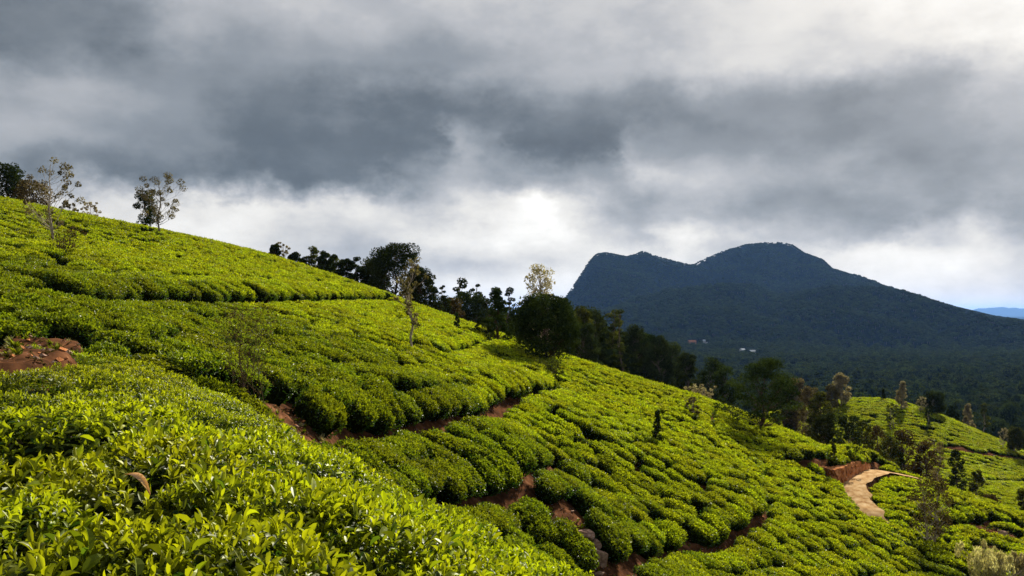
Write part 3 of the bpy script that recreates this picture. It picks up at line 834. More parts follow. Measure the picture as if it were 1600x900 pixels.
def build_tea():
    x, y, z, zone, rot, scl = plan_bushes()
    g = np.random.default_rng(9)
    base = np.stack([x, y, z - .80 * scl[:, 2] * .985], 1)
    u, v = project(x, y, z)
    plucked_shade_tone = (zone == 1) & (fbm(x / 11., y / 16., 3, 55) * 26 + g.normal(0, 2.5, len(x)) + y < 42)  # picked mainly by nearness, so the hollow reads as shaded through leaf colour
    inview = (u > -30) & (u < 1630) & (v < 1010)
    vis = seen(x, y, z + .05, .25, 60) & inview
    dist = np.hypot(x, y)
    order = np.argsort(np.where(vis, dist, 1e6)); single = order[:300]; single = single[vis[single]]
    lone = np.zeros(len(x), bool); lone[single] = True
    # zones of single bushes by what they grow beside
    nearest = single[:9]
    own = {}
    for au, av, lab in ((214, 772, 'big-leaved tea bush under the dry orange-brown leaf'), (20, 890, 'big-leaved tea bush in the bottom left corner of the picture'), (600, 890, 'big-leaved tea bush at the bottom right end of the near carpet'),
                        (400, 648, 'tea bush at the foot of the nearer bare tree'), (120, 505, 'tea bush just right of the red soil mound'), (885, 795, 'tea bush left of the pinkish rock in the gully'),
                        (965, 850, 'tea bush right of the largest gully rock'), (500, 640, 'tea bush just above the bare red soil by the bare trees'), (650, 750, 'tea bush at the left end of the lower dark path')):
        k = single[np.argmin([(u[q] - au) ** 2 + (v[q] - av) ** 2 if q not in own else 1e9 for q in single])]; own[k] = lab
    for rank, i in enumerate(single):
        nearby = dist[i] < 10.5 and zone[i] == 0
        if nearby:
            me = NEAR[int(g.integers(len(NEAR)))] if dist[i] < 7.5 else EDGE[int(g.integers(len(EDGE)))]
            root = tag(link('tea_bush', None), None)
            root.location = base[i]; root.rotation_euler = rot[i]; root.scale = scl[i]
            fo = link('foliage', me, root); fo['kind'] = 'stuff'
            if rank < 9: leaf_parts(root, 110, 900 + rank)
            st = link('stem', STEM, root)
            lab = 'big-leaved bright tea bush in the carpet closest to the viewer' if dist[i] < 7.5 else 'tea bush of the bright carpet just behind the biggest leaves'
            grp = 'big-leaved tea bushes of the near carpet' if dist[i] < 7.5 else 'tea bushes behind the near carpet'
            tag(root, own.get(i, lab), 'tea bush', grp)
        else:
            me = EDGE[int(g.integers(len(EDGE)))] if zone[i] == 0 else (PLUCKED_SHADE_TONE if plucked_shade_tone[i] else MID)[int(g.integers(len(MID)))]
            o = link('tea_bush', me); o.location = base[i]; o.rotation_euler = rot[i]; o.scale = scl[i]
            if zone[i] == 0: lab, grp = 'fine-leaved tea bush on the rounded edge of the near slope', 'tea bushes on the edge of the near slope'
            elif u[i] < 330: lab, grp = 'dark green tea bush in the shaded hollow beside the red soil mound', 'tea bushes in the shaded hollow'
            elif u[i] < 640: lab, grp = 'mid-green tea bush around the bare brown trees in the hollow', 'tea bushes around the bare trees'
            elif u[i] < 880: lab, grp = 'dark green tea bush on the slope below the curved path', 'tea bushes below the curved path'
            else: lab, grp = 'tea bush on the low slope beside the pink rocks', 'tea bushes beside the rocks'
            tag(o, own.get(i, lab), 'tea bush', grp)
    rest = ~lone
    far = dist > 62
    fr = rest & (zone == 0)
    for nm, m, ms, lab in (('plucked_shade_tone_tea_field', rest & ~far & (zone > 0) & plucked_shade_tone, PLUCKED_SHADE_TONE, 'dark green freshly picked tea bushes of the hollow, leaf colour darkened for shade'), ('tea_field', rest & ~far & (zone > 0) & ~plucked_shade_tone, MID, 'clipped green tea bushes in rows covering the near hillside'), ('upper_tea_field', rest & far, FAR, 'bright tea rows covering the upper slopes and the next hill'),
                       ('near_tea_field', fr & ~far, EDGE, 'tea bushes closing the gaps of the near slope')):
        if m.sum() == 0: continue
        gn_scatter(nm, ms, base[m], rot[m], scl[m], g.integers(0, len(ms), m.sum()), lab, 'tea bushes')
    print('BUSHES', len(x), 'single', len(single), 'near', sum(zone == 0))


def tube(pts, rad, sides=6):
    pts = np.asarray(pts, float); n = len(pts); d = unit(np.gradient(pts, axis=0))
    ref = np.array([0.13, .31, .94]); ref = np.where(np.abs(d @ ref)[:, None] > .95, np.array([[1., 0, 0]]), ref[None])
    a = unit(np.cross(d, ref)); b = np.cross(d, a); t = np.linspace(0, 2 * math.pi, sides, endpoint=False)
    V = (pts[:, None] + (a[:, None] * np.cos(t)[None, :, None] + b[:, None] * np.sin(t)[None, :, None]) * np.asarray(rad)[:, None, None]).reshape(-1, 3)
    F = []
    for i in range(n - 1):
        for j in range(sides):
            p = i * sides + j; q = i * sides + (j + 1) % sides
            F += [(p, q, q + sides), (p, q + sides, p + sides)]
    return V, np.array(F)


def tubes(list_):
    V = []; F = []; o = 0
    for v, f in list_:
        V.append(v); F.append(f + o); o += len(v)
    return np.vstack(V), np.vstack(F)


def _stem():
    g = np.random.default_rng(3); L_ = []
    for k in range(7):
        a = g.uniform(0, 6.28); e = np.array([math.cos(a) * .4, math.sin(a) * .4, .62])
        L_.append(tube([(0, 0, -.08), e * .35 + (0, 0, .05), e], [.035, .024, .012], 5))
    V, F = tubes(L_); return mesh_from('tea_stem', V, F, [M_BARK])


STEM = _stem()


def _leaf_kinds():
    out = []; g = np.random.default_rng(17)
    for k in range(14):
        ln = g.uniform(.062, .098); age = np.clip(g.normal(.45 if k % 3 else .9, .15), 0, 1)
        V, F, A, T = leaf_cloud(np.zeros((1, 3)), np.array([[1., 0, 0]]), np.array([[0, 0, 1.]]), np.array([ln]), np.array([ln * g.uniform(.36, .46)]), LEAF8, np.array([age]), g.uniform(0, 1, 1), np.array([g.uniform(.5, 2.0)]))
        out.append(mesh_from('tea_leaf', V, F, [M_TEA], {'age': A, 'tint': T}))
    return out


LEAF_KINDS = _leaf_kinds()


def leaf_parts(root, n, seed):
    """large single leaves standing out of the clipped table"""
    g = np.random.default_rng(seed)
    P, Nn, top = bush_surface(int(n * 1.62), .68, .80, g, seed % 7 + 11)
    for i in range(n):
        o = link('leaf', LEAF_KINDS[int(g.integers(len(LEAF_KINDS)))], root)
        o.location = P[i] + Nn[i] * .005
        o.rotation_euler = Euler((g.normal(0, .5), -g.uniform(.25, 1.35), g.uniform(0, 6.28)))


build_tea()

# ------------------------------------------------------------------ trees
def limb(a, b, sag, g, n=5):
    t = np.linspace(0, 1, n)[:, None]; L_ = np.linalg.norm(b - a)
    p = a * (1 - t) + b * t + np.array([0, 0, 1.]) * (np.sin(t * math.pi) * sag * L_) + g.normal(0, .025 * L_, (n, 3)) * np.sin(t * math.pi)
    return p


KINDS = {  # lowest crown height, radial profile over relative height, clumps, clump radius / crown radius, leaves per clump, leaf size, flattening
    'round':   dict(h0=.22, prof=lambda q: math.sqrt(max(0, 1 - ((q - .42) / .62) ** 2)), clumps=68, rc=.27, n=80, flat=.75, inner=.3),
    'spread':  dict(h0=.20, prof=lambda q: (1.0 - .75 * q) if q > .3 else .75 + .8 * q, clumps=58, rc=.20, n=90, flat=.42, inner=.3),
    'cone':    dict(h0=.06, prof=lambda q: 1.02 - q * .95, clumps=46, rc=.22, n=70, flat=.6, inner=.2),
    'column':  dict(h0=.22, prof=lambda q: .95 - .5 * abs(q - .35), clumps=24, rc=.36, n=60, flat=.8, inner=.1),
    'airy':    dict(h0=.30, prof=lambda q: .55 + .75 * math.sin(q * 2.5) - .4 * q, clumps=34, rc=.13, n=22, flat=.8, inner=.25),
    'slender': dict(h0=.34, prof=lambda q: .45 + .8 * math.sin(q * 3.0), clumps=30, rc=.22, n=24, flat=.9, inner=.1),
    'tuft':    dict(h0=.34, prof=lambda q: .95 - .5 * q, clumps=20, rc=.30, n=75, flat=.55, inner=.1),
    'bare':    dict(h0=.32, prof=lambda q: .5 + .6 * q, clumps=64, rc=.17, n=16, flat=.9, inner=.1),
    'shrub':   dict(h0=.15, prof=lambda q: .6 + .5 * q, clumps=26, rc=.28, n=45, flat=.8, inner=.1),
    'plume':   dict(h0=.35, prof=lambda q: .55 + .45 * q, clumps=60, rc=.10, n=60, flat=2.2, inner=.1),
}


def tree_mesh_data(kind, H, R, leaf, g, stems=1, lean=0.0, dens=1.0):
    K = KINDS[kind]; tb = []
    r0 = max(min(.035 * H ** .9 * (.55 if kind in ('airy', 'slender', 'tuft', 'bare') else 1.0), .13 * R + .05), .03)
    if kind == 'spread': R = R * 1.15
    if stems == 1:
        top = np.array([lean * H + g.normal(0, .02 * H), g.normal(0, .02 * H), H * (.95 if kind in ('airy', 'slender', 'cone', 'tuft', 'column') else .78)])
        tr = limb(np.array([0, 0, -.25]), top, 0, g, 8); tb.append(tube(tr, np.linspace(1, .22, 8) ** 1.1 * r0, 7)); trunks = [tr]
    else:
        trunks = []
        for k in range(stems):
            a = 6.28 * k / stems + g.uniform(-.5, .5); b0 = np.array([math.cos(a), math.sin(a), 0]) * .04 * H; e = np.array([math.cos(a) * R * .42, math.sin(a) * R * .42, H * g.uniform(.7, .92)])
            tr = limb(b0 + (0, 0, -.2), e, .04, g, 7); tb.append(tube(tr, np.linspace(1, .25, 7) * r0 * (.26 if kind == 'bare' else .62), 5)); trunks.append(tr)
    C = []
    for k in range(K['clumps']):
        q = (k + g.uniform(0, 1)) / K['clumps']; q = q ** .85
        rad = R * max(K['prof'](q), .08) * (1 - K['rc'] * .7) * math.sqrt(g.uniform(K['inner'], 1)) * (g.uniform(.65, 1.3) if kind == 'spread' else g.uniform(.82, 1.12))
        a = g.uniform(0, 6.28)
        zz = H * (K['h0'] + (1 - K['h0']) * q * .97)
        tr = trunks[k % len(trunks)]; f = np.clip(zz / max(tr[-1][2], .1), 0, 1); ax = np.array([np.interp(zz, tr[:, 2], tr[:, 0]), np.interp(zz, tr[:, 2], tr[:, 1]), 0])
        c = np.array([math.cos(a) * rad, math.sin(a) * rad, zz]) + ax * (1, 1, 0)
        C.append(c)
        za = max(zz - (rad * g.uniform(.45, 1.1) + .04 * H), .10 * H); za = min(za, tr[-1][2])
        st = np.array([np.interp(za, tr[:, 2], tr[:, 0]), np.interp(za, tr[:, 2], tr[:, 1]), za])
        rr = r0 * np.interp(za / H, [0, 1], [.5, .12]) * (.6 if K['clumps'] > 30 else .8) * (.5 if kind == 'bare' else 1)
        lp = limb(st, c, -.06 if kind != 'cone' else .05, g, 4); tb.append(tube(lp, np.array([1, .75, .5, .2]) * rr, 4))
        if kind in ('bare', 'airy', 'slender', 'plume'):
            for _ in range(3):
                e = c + g.normal(0, R * .14, 3) + (0, 0, R * .08); tb.append(tube([lp[2], (lp[2] + e) / 2 + g.normal(0, .01 * H, 3), e], np.array([.5, .35, .12]) * rr, 3))
    nstem = len(trunks); C = np.array(C); n = max(int(K['n'] * dens), 3); m = len(C)
    off = g.normal(0, 1, (m, n, 3)); off *= (g.uniform(.35, 1.0, (m, n, 1)) ** .5 / np.linalg.norm(off, axis=2, keepdims=True))
    sz = R * K['rc'] * g.uniform(.7, 1.35, (m, 1, 1))
    off = off * sz * np.array([1, 1, K['flat']])
    P = (C[:, None] + off).reshape(-1, 3); nn = len(P)
    out = unit(off.reshape(-1, 3) + np.array([0, 0, .15 * R * K['rc']]))
    D = unit(out * .7 + unit(g.normal(size=(nn, 3))) * .8)
    if kind == 'plume': D = unit(out * .4 + np.array([0, 0, 1.]) + .3 * g.normal(size=(nn, 3)))
    Up = unit(out + .6 * unit(g.normal(size=(nn, 3))))
    Ln = leaf * g.uniform(.6, 1.4, nn); Wd = Ln * g.uniform(.45, .75, nn)
    if kind == 'plume': Wd = Ln * .22
    clump_age = np.repeat(g.uniform(.0, .75, m), n)
    age = np.clip(clump_age + g.normal(.12, .22, nn), 0, 1)
    return tubes(tb[:nstem]), tubes(tb[nstem:]), leaf_cloud(P - D * (Ln * .5)[:, None], D, Up, Ln, Wd, LEAF2, age, g.uniform(0, 1, nn))


_seed = [1000]


def ground_z(x, y): return float(ground_fn(np.array([x]), np.array([y]))[0])


def plant(name, label, cat, kind, u, vtop, w, leafm, barkm, vb=None, y=None, leaf=None, stems=1, lean=0., group=None, dens=1.0):
    """a tree or shrub by where it stands: foot at pixel (u, vb) of the hill or at distance y, crown top and width as seen"""
    _seed[0] += 1; g = np.random.default_rng(_seed[0])
    if vb is not None:
        p = hit_near(u, vb, -.35)
        if p is None: p = hit_near(u, vb + 6, -.35)
        x, y = p[0], p[1]
    else:
        x = float(pix_dir(u, 500)[0]) * y
    zg = ground_z(x, y); zt = float(pix_dir(u, vtop)[1]) * y
    H = max(zt - zg, .5); R = w / FPX * y / 2
    leaf = leaf or max(.11, min(.055 * R + .0011 * y, .5))
    (tv, tf), (bv, bf), (cv, cf, ca, ct) = tree_mesh_data(kind, H, R, leaf, g, stems, lean, dens)
    root = link(name, None); root.location = (x, y, zg)
    tk = link('trunk', mesh_from('trunk', tv, tf, [barkm], smooth=True), root)
    link('branchwork', mesh_from('branchwork', bv, bf, [barkm], smooth=True), tk)
    cr = link('crown', mesh_from('crown', cv, cf, [leafm], {'age': ca, 'tint': ct}), root)
    tag(root, label, cat, group)
    return root


T = plant
# skyline, left
T('dark_tree', 'dark leafy tree on the skyline, cut by the picture edge', 'tree', 'round', 6, 258, 66, M_DARK, M_BARKB, y=101)
T('brown_tree', 'brown bushy tree on the skyline behind the feathery tree', 'tree', 'round', 50, 284, 66, M_TAN, M_BARK, y=99, dens=.5)
T('feathery_tree', 'tall thin pale feathery tree on the slope, highest on the skyline at left', 'tree', 'airy', 80, 250, 92, M_TAN, M_BARKP, vb=384, leaf=.14, dens=2.2)
T('dry_shrub', 'brown dry shrub at the foot of the tall feathery tree', 'shrub', 'shrub', 98, 356, 52, M_BROWN, M_BARKB, vb=398, stems=5, dens=.5)
T('small_tree', 'tiny pale tree on the skyline, closest to the feathery tree', 'tree', 'airy', 106, 317, 30, M_TAN, M_BARKP, y=97, leaf=.18)
T('small_tree', 'small sparse pale tree on the skyline between feathery tree and the pair', 'tree', 'airy', 139, 315, 36, M_PALE, M_BARKP, y=98, leaf=.18)
T('dark_tree', 'narrow dark tree leaning against the slim pale skyline tree', 'tree', 'column', 226, 298, 42, M_DARK, M_BARKB, y=97, dens=3, leaf=.16)
T('slim_tree', 'slim tree with open tan crown standing alone on the bright crest', 'tree', 'airy', 249, 271, 84, M_TAN, M_BARK, vb=369, leaf=.12, dens=4.5)
# trees peeping over the crest
crest = 'trees behind the crest, left of the big dark tree'
for u_, v_, w_, k_, m_, lab in ((427, 384, 18, 'round', M_DARK, 'leftmost small dark treetop behind the crest'), (443, 378, 20, 'airy', M_PALE, 'small pale treetop behind the crest'),
                           (460, 396, 22, 'round', M_DARK, 'low dark treetop just right of the pale treetop'), (487, 386, 28, 'tuft', M_OLIVE, 'tallest green treetop in the row behind the crest'),
                           (506, 396, 24, 'round', M_DARK, 'dark treetop in the middle of the row behind the crest'), (523, 400, 24, 'round', M_OLIVE, 'olive treetop in the row behind the crest'),
                           (541, 407, 28, 'round', M_DARK, 'dark treetop two left of the big dark tree'), (555, 403, 24, 'tuft', M_DARK, 'tufted treetop beside the big dark tree')):
    T('crest_tree', lab, 'tree', k_, u_, v_ - 2, w_ * 1.35, m_, M_BARK, y=108 + (u_ % 7), group=crest, dens=2.0, leaf=.18)
for u_, v_, w_, m_, lab in ((472, 403, 30, M_DARK, 'low dark treetop left of the tallest green treetop'), (514, 411, 34, M_DARK, 'low dark crown filling the row behind the crest'), (567, 416, 34, M_DARK, 'low dark crown touching the big dark tree'),
                       (574, 432, 30, M_OLIVE, 'olive crown at the foot of the big dark tree')):
    T('crest_tree', lab, 'tree', 'round', u_, v_, w_, m_, M_BARK, y=112, group=crest, dens=1.2, leaf=.18)
for u_, v_, w_, m_, lab in ((689, 461, 36, M_DARK, 'low dark tree right of the joined dark trees'), (765, 466, 40, M_DARK, 'low dark tree behind the conifer'), (815, 478, 44, M_DARK, 'dark tree between conifer and broad shade tree')):
    T('low_tree', lab, 'tree', 'round', u_, v_, w_, m_, M_BARK, y=118, dens=1.2, leaf=.18)
T('big_tree', 'big dark round tree standing behind the crest', 'tree', 'round', 618, 384, 104, M_DARK, M_BARKB, y=109, dens=3.5, leaf=.22)
T('broad_tree', 'lower dark tree joined to the big round tree, on its right side', 'tree', 'round', 662, 420, 64, M_DARK, M_BARKB, y=107, dens=2.5, leaf=.2)
T('dark_tree', 'dark tree joined to the big round tree, on its left side', 'tree', 'round', 585, 404, 50, M_DARK, M_BARKB, y=113, dens=2, leaf=.2)
T('slender_tree', 'slender pale-barked tree with thin tan crown in front of the big dark tree', 'tree', 'slender', 642, 402, 44, M_TAN, M_BARKP, vb=555, leaf=.16)
back = 'trees beyond the crest between the big dark tree and the conifer'
for u_, v_, w_, k_, m_, y_, lab in ((690, 443, 16, 'tuft', M_DARK, 122, 'small tufted treetop right of the big dark tree'), (722, 432, 46, 'tuft', M_DARK, 132, 'tall tufted gum tree beyond the crest'),
                               (752, 440, 28, 'tuft', M_DARK, 138, 'slim tufted gum tree beside the conifer'), (736, 458, 74, 'round', M_DARK, 126, 'low broad dark tree beyond the crest'),
                               (702, 466, 50, 'round', M_BROWN, 120, 'brownish bushy tree beyond the crest'), (790, 446, 34, 'tuft', M_DARK, 136, 'gum treetop just behind the conifer')):
    T('gum_tree', lab, 'tree', k_, u_, v_, w_ * 1.15, m_, M_BARK, y=y_, group=back, dens=1.6)
T('conifer', 'dark green conifer on the edge of the bright slope', 'conifer', 'cone', 778, 450, 62, M_CONIFER, M_BARKB, vb=534, dens=1.5)
T('round_shrub', 'dark shrub left of the conifer foot', 'shrub', 'shrub', 758, 506, 28, M_DARK, M_BARKB, vb=533, stems=4)
T('shade_tree', 'broad olive shade tree in the middle of the tea slope, lit from the right', 'tree', 'round', 853, 464, 116, M_CONIFER, M_BARKB, vb=566, dens=3.2, leaf=.20)
T('pale_tree', 'pale blossom-like tree rising behind the broad shade tree', 'tree', 'round', 842, 414, 66, M_PALE, M_BARKP, y=102, dens=.5)
T('round_shrub', 'dark green shrub below the broad shade tree', 'shrub', 'shrub', 862, 560, 40, M_OLIVE, M_BARKB, vb=596, stems=5)
gum = 'gum trees along the near forest edge'
for u_, v_, w_, k_, m_, y_, lab in ((886, 460, 30, 'tuft', M_DARK, 118, 'gum tree just right of the broad shade tree'), (906, 478, 36, 'round', M_OLIVE, 126, 'rounded gum tree at the start of the forest edge'),
                               (930, 483, 42, 'tuft', M_DARK, 132, 'broad-topped gum tree of the forest edge'), (952, 481, 32, 'tuft', M_OLIVE, 138, 'olive gum tree left of the tallest forest tree'),
                               (974, 476, 24, 'tuft', M_OLIVE, 128, 'tall narrow gum tree sticking out of the forest'), (992, 508, 40, 'round', M_DARK, 136, 'dark round tree right of the tall narrow gum'),
                               (915, 505, 50, 'round', M_DARK, 116, 'dark bushy tree under the gum tops'), (1030, 525, 44, 'round', M_DARK, 140, 'dark round tree at the lower end of the forest edge')):
    T('gum_tree', lab, 'tree', k_, u_, v_, w_ * 1.35, m_, M_BARK, y=y_, group=gum, dens=1.6)
edge = 'dark trees where the forest edge sinks behind the crest'
for u_, v_, w_, k_, m_, y_, lab in ((1008, 520, 54, 'round', M_FOREST, 150, 'dark crown right of the last gum tree'), (1046, 538, 60, 'round', M_FOREST, 155, 'dark crown behind the crest above the green sapling'), (1074, 550, 56, 'spread', M_FOREST, 150, 'broad dark crown behind the pair of pale shrubs'),
                               (1104, 560, 60, 'round', M_FOREST, 158, 'dark crown left of the large spreading tree'), (1134, 572, 56, 'round', M_FOREST, 150, 'dark crown half behind the large spreading tree'), (1222, 588, 52, 'round', M_FOREST, 152, 'dark crown right behind the large spreading tree')):
    T('forest_tree', lab, 'tree', k_, u_, v_, w_, m_, M_BARK, y=y_, group=edge, dens=1.2, leaf=.34)
# on the slope
T('bare_tree', 'leafless brown tree in the hollow, the farther of the two', 'tree', 'bare', 372, 476, 92, M_BROWN, M_BARKB, vb=622, stems=3, leaf=.06, dens=.4)
T('bare_tree', 'leafless brown tree in the hollow, the nearer of the two', 'tree', 'bare', 394, 474, 96, M_BROWN, M_BARKB, vb=652, stems=3, leaf=.055, dens=.4)
T('sapling', 'green sapling alone in the bright tea, left of the long path', 'sapling', 'cone', 1026, 640, 30, M_CONIFER, M_BARKB, vb=697, dens=.6)
T('sapling', 'tiny dark sapling on the upper slope by the conifer', 'sapling', 'cone', 713, 488, 18, M_CONIFER, M_BARKB, vb=519, dens=.6)
T('pale_shrub', 'pale shrub behind the crest, left of a pair', 'shrub', 'shrub', 1081, 602, 22, M_PALE, M_BARKP, y=93, stems=4, dens=.6, group='pair of pale shrubs on the crest')
T('pale_shrub', 'pale shrub behind the crest, right of a pair', 'shrub', 'shrub', 1101, 601, 24, M_PALE, M_BARKP, y=93, stems=4, dens=.6, group='pair of pale shrubs on the crest')
T('thin_shrub', 'thin tan shrub beside the top of the long path', 'shrub', 'airy', 1084, 620, 24, M_TAN, M_BARKP, vb=652, leaf=.14)
T('spreading_tree', 'large dark spreading tree on the crest before the valley', 'tree', 'spread', 1188, 560, 140, M_CONIFER, M_BARKB, vb=672, dens=1.3, leaf=.18, lean=.05)
# beyond the spur
mid_ = 'trees between the spur and the next tea hill'
for nm, u_, v_, w_, k_, m_, y_, lab in (
        ('pale_tree', 1241, 591, 38, 'round', M_TAN, 150, 'pale tan tree next to the large spreading tree'), ('tan_tree', 1264, 604, 38, 'round', M_TAN, 142, 'tan round tree right of the pale tan one'),
        ('olive_tree', 1278, 612, 44, 'round', M_OLIVE, 134, 'olive tree at the near end of the next hill'), ('pale_tree', 1298, 601, 24, 'round', M_TAN, 168, 'small tan tree on the top of the next hill'),
        ('dark_tree', 1288, 646, 50, 'round', M_DARK, 97, 'dark tree above the road bend, left one'), ('dark_tree', 1325, 648, 52, 'round', M_DARK, 100, 'dark tree above the road bend, right one'),
        ('olive_tree', 1346, 655, 40, 'round', M_OLIVE, 108, 'olive tree behind the two dark trees'), ('olive_tree', 1366, 664, 46, 'round', M_BROWN, 113, 'brownish tree in the middle of the gully'),
        ('tan_tree', 1384, 680, 40, 'round', M_OLIVE, 104, 'low olive tree behind the road end'), ('brown_tree', 1413, 670, 62, 'round', M_BROWN, 112, 'wide brown tree in the gully'),
        ('brown_tree', 1442, 688, 52, 'round', M_BROWN, 110, 'brown tree right of the wide brown one'), ('gum_tree', 1466, 690, 38, 'tuft', M_TAN, 98, 'tall tan gum tree rising over the spur'),
        ('dark_tree', 1493, 700, 34, 'round', M_DARK, 110, 'small dark tree below the red bank of the next hill'), ('round_tree', 1514, 731, 32, 'round', M_OLIVE, 98, 'small rounded olive tree over the spur edge'),
        ('conifer', 1403, 702, 30, 'cone', M_CONIFER, 96, 'small dark conifer right behind the road end'), ('olive_tree', 1592, 762, 36, 'round', M_OLIVE, 96, 'olive tree over the spur edge at the frame side'),
        ('brown_tree', 1545, 772, 36, 'round', M_BROWN, 92, 'low brown tree over the spur edge')):
    T(nm, lab, 'tree', k_, u_, v_, w_, m_, M_BARKP if 'tan' in nm or 'gum' in nm else M_BARK, y=y_, group=mid_)
hill2 = 'trees on the next tea hill'
for nm, u_, v_, w_, k_, m_, vb_, y_, lab in (
        ('pale_tree', 1313, 584, 30, 'round', M_PALE, None, 170, 'pale round tree on top of the next hill'), ('pale_tree', 1407, 596, 28, 'cone', M_PALE, None, 168, 'pale pointed tree on the crest of the next hill'),
        ('dark_tree', 1456, 614, 40, 'round', M_DARK, None, 170, 'dark tree with pale rim on the crest of the next hill'), ('pale_tree', 1438, 620, 16, 'airy', M_PALE, None, 168, 'thin pale tree left of the dark crest tree'),
        ('pale_tree', 1510, 630, 28, 'cone', M_PALE, None, 176, 'pale tree on the far flank of the next hill'), ('dark_tree', 1486, 634, 20, 'round', M_DARK, None, 178, 'small dark tree on the far flank of the next hill'),
        ('gum_tree', 1536, 630, 20, 'tuft', M_OLIVE, None, 176, 'bare-stemmed gum tree on the far flank of the next hill'), ('sapling', 1378, 608, 12, 'cone', M_DARK, None, 176, 'dark sapling on the crest of the next hill'),
        ('sapling', 1449, 636, 12, 'shrub', M_DARK, None, 160, 'dark little bush under the dark crest tree'), ('round_shrub', 1391, 630, 18, 'shrub', M_OLIVE, None, 155, 'olive shrub on the face of the next hill'),
        ('olive_tree', 1581, 668, 30, 'round', M_OLIVE, None, 158, 'olive tree at the low end of the next hill'), ('pale_tree', 1566, 668, 16, 'airy', M_PALE, None, 158, 'pale sparse tree at the low end of the next hill')):
    T(nm, lab, 'shrub' if 'shrub' in nm else 'tree', k_, u_, v_, w_, m_, M_BARKP, vb=vb_, y=y_, group=hill2, stems=3 if k_ == 'shrub' else 1)
T('young_tree', 'young white-barked tree with brown crown below the road', 'tree', 'round', 1454, 746, 60, M_BROWN, M_BARKP, vb=853, dens=.55, stems=2, leaf=.13)
T('straw_shrub', 'straw-coloured plumed shrub in the bottom corner', 'shrub', 'plume', 1555, 862, 96, M_STRAW, M_BARKP, vb=918, stems=7, leaf=.22)
T('straw_shrub', 'small straw-coloured shrub cut by the picture edge', 'shrub', 'plume', 1602, 866, 46, M_STRAW, M_BARKP, vb=915, stems=5, leaf=.2)
T('palm_sapling', 'slender sapling with a small tuft leaning over the cut bank', 'sapling', 'tuft', 1303, 690, 18, M_OLIVE, M_BARKP, vb=733, lean=-.08)
T('round_shrub', 'leafy shrub on top of the cut bank', 'shrub', 'shrub', 1330, 700, 32, M_CONIFER, M_BARKB, vb=727, stems=4)

# ------------------------------------------------------------------ the forest
def forest_kind(seed, tall=False, nl=60, ls=.075, extra=0):
    g = np.random.default_rng(seed); parts = []; lobes = int(g.integers(7, 11)) + extra
    for k in range(lobes):
        a = g.uniform(0, 6.28); q = k / lobes
        if tall: r = .16 * g.uniform(.3, 1); z = .45 + .5 * q; rad = .17 * g.uniform(.7, 1.2)
        else: r = .30 * (1 - q * .75) * g.uniform(.6, 1.1); z = .48 + .38 * q; rad = .24 * g.uniform(.75, 1.15)
        c = np.array([r * math.cos(a), r * math.sin(a), z]); n = nl
        d = unit(g.normal(size=(n, 3)) + (0, 0, .35)); P = c + d * rad * np.array([1, 1, .72]) * g.uniform(.82, 1.05, (n, 1))
        D = unit(d * .5 + unit(g.normal(size=(n, 3)))); Ln = ls * g.uniform(.6, 1.4, n)
        parts.append(leaf_cloud(P - D * (Ln * .5)[:, None], D, d, Ln, Ln * .8, LEAF2, np.clip(g.uniform(0, .75) + g.normal(.1, .2, n), 0, 1), g.uniform(0, 1, n)) + (0,))
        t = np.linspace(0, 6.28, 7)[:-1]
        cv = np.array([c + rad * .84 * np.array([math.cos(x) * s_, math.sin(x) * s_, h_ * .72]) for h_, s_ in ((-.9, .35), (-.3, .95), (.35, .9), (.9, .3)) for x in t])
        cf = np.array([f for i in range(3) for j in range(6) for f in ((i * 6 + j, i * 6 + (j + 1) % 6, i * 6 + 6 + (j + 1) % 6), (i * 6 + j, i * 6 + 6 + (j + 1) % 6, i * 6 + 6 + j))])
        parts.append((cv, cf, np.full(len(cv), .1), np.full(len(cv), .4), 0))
    tv, tf = tube([(0, 0, -.1), (0, 0, .3), (.02, 0, .7)], [.03, .024, .01], 5)
    parts.append((tv, tf, np.zeros(len(tv)), np.zeros(len(tv)), 1))
    V, F, A, Tn, MI = join(parts)
    return mesh_from('forest_tree', V, F, [M_FOREST, M_BARK], {'age': A, 'tint': Tn}, MI)


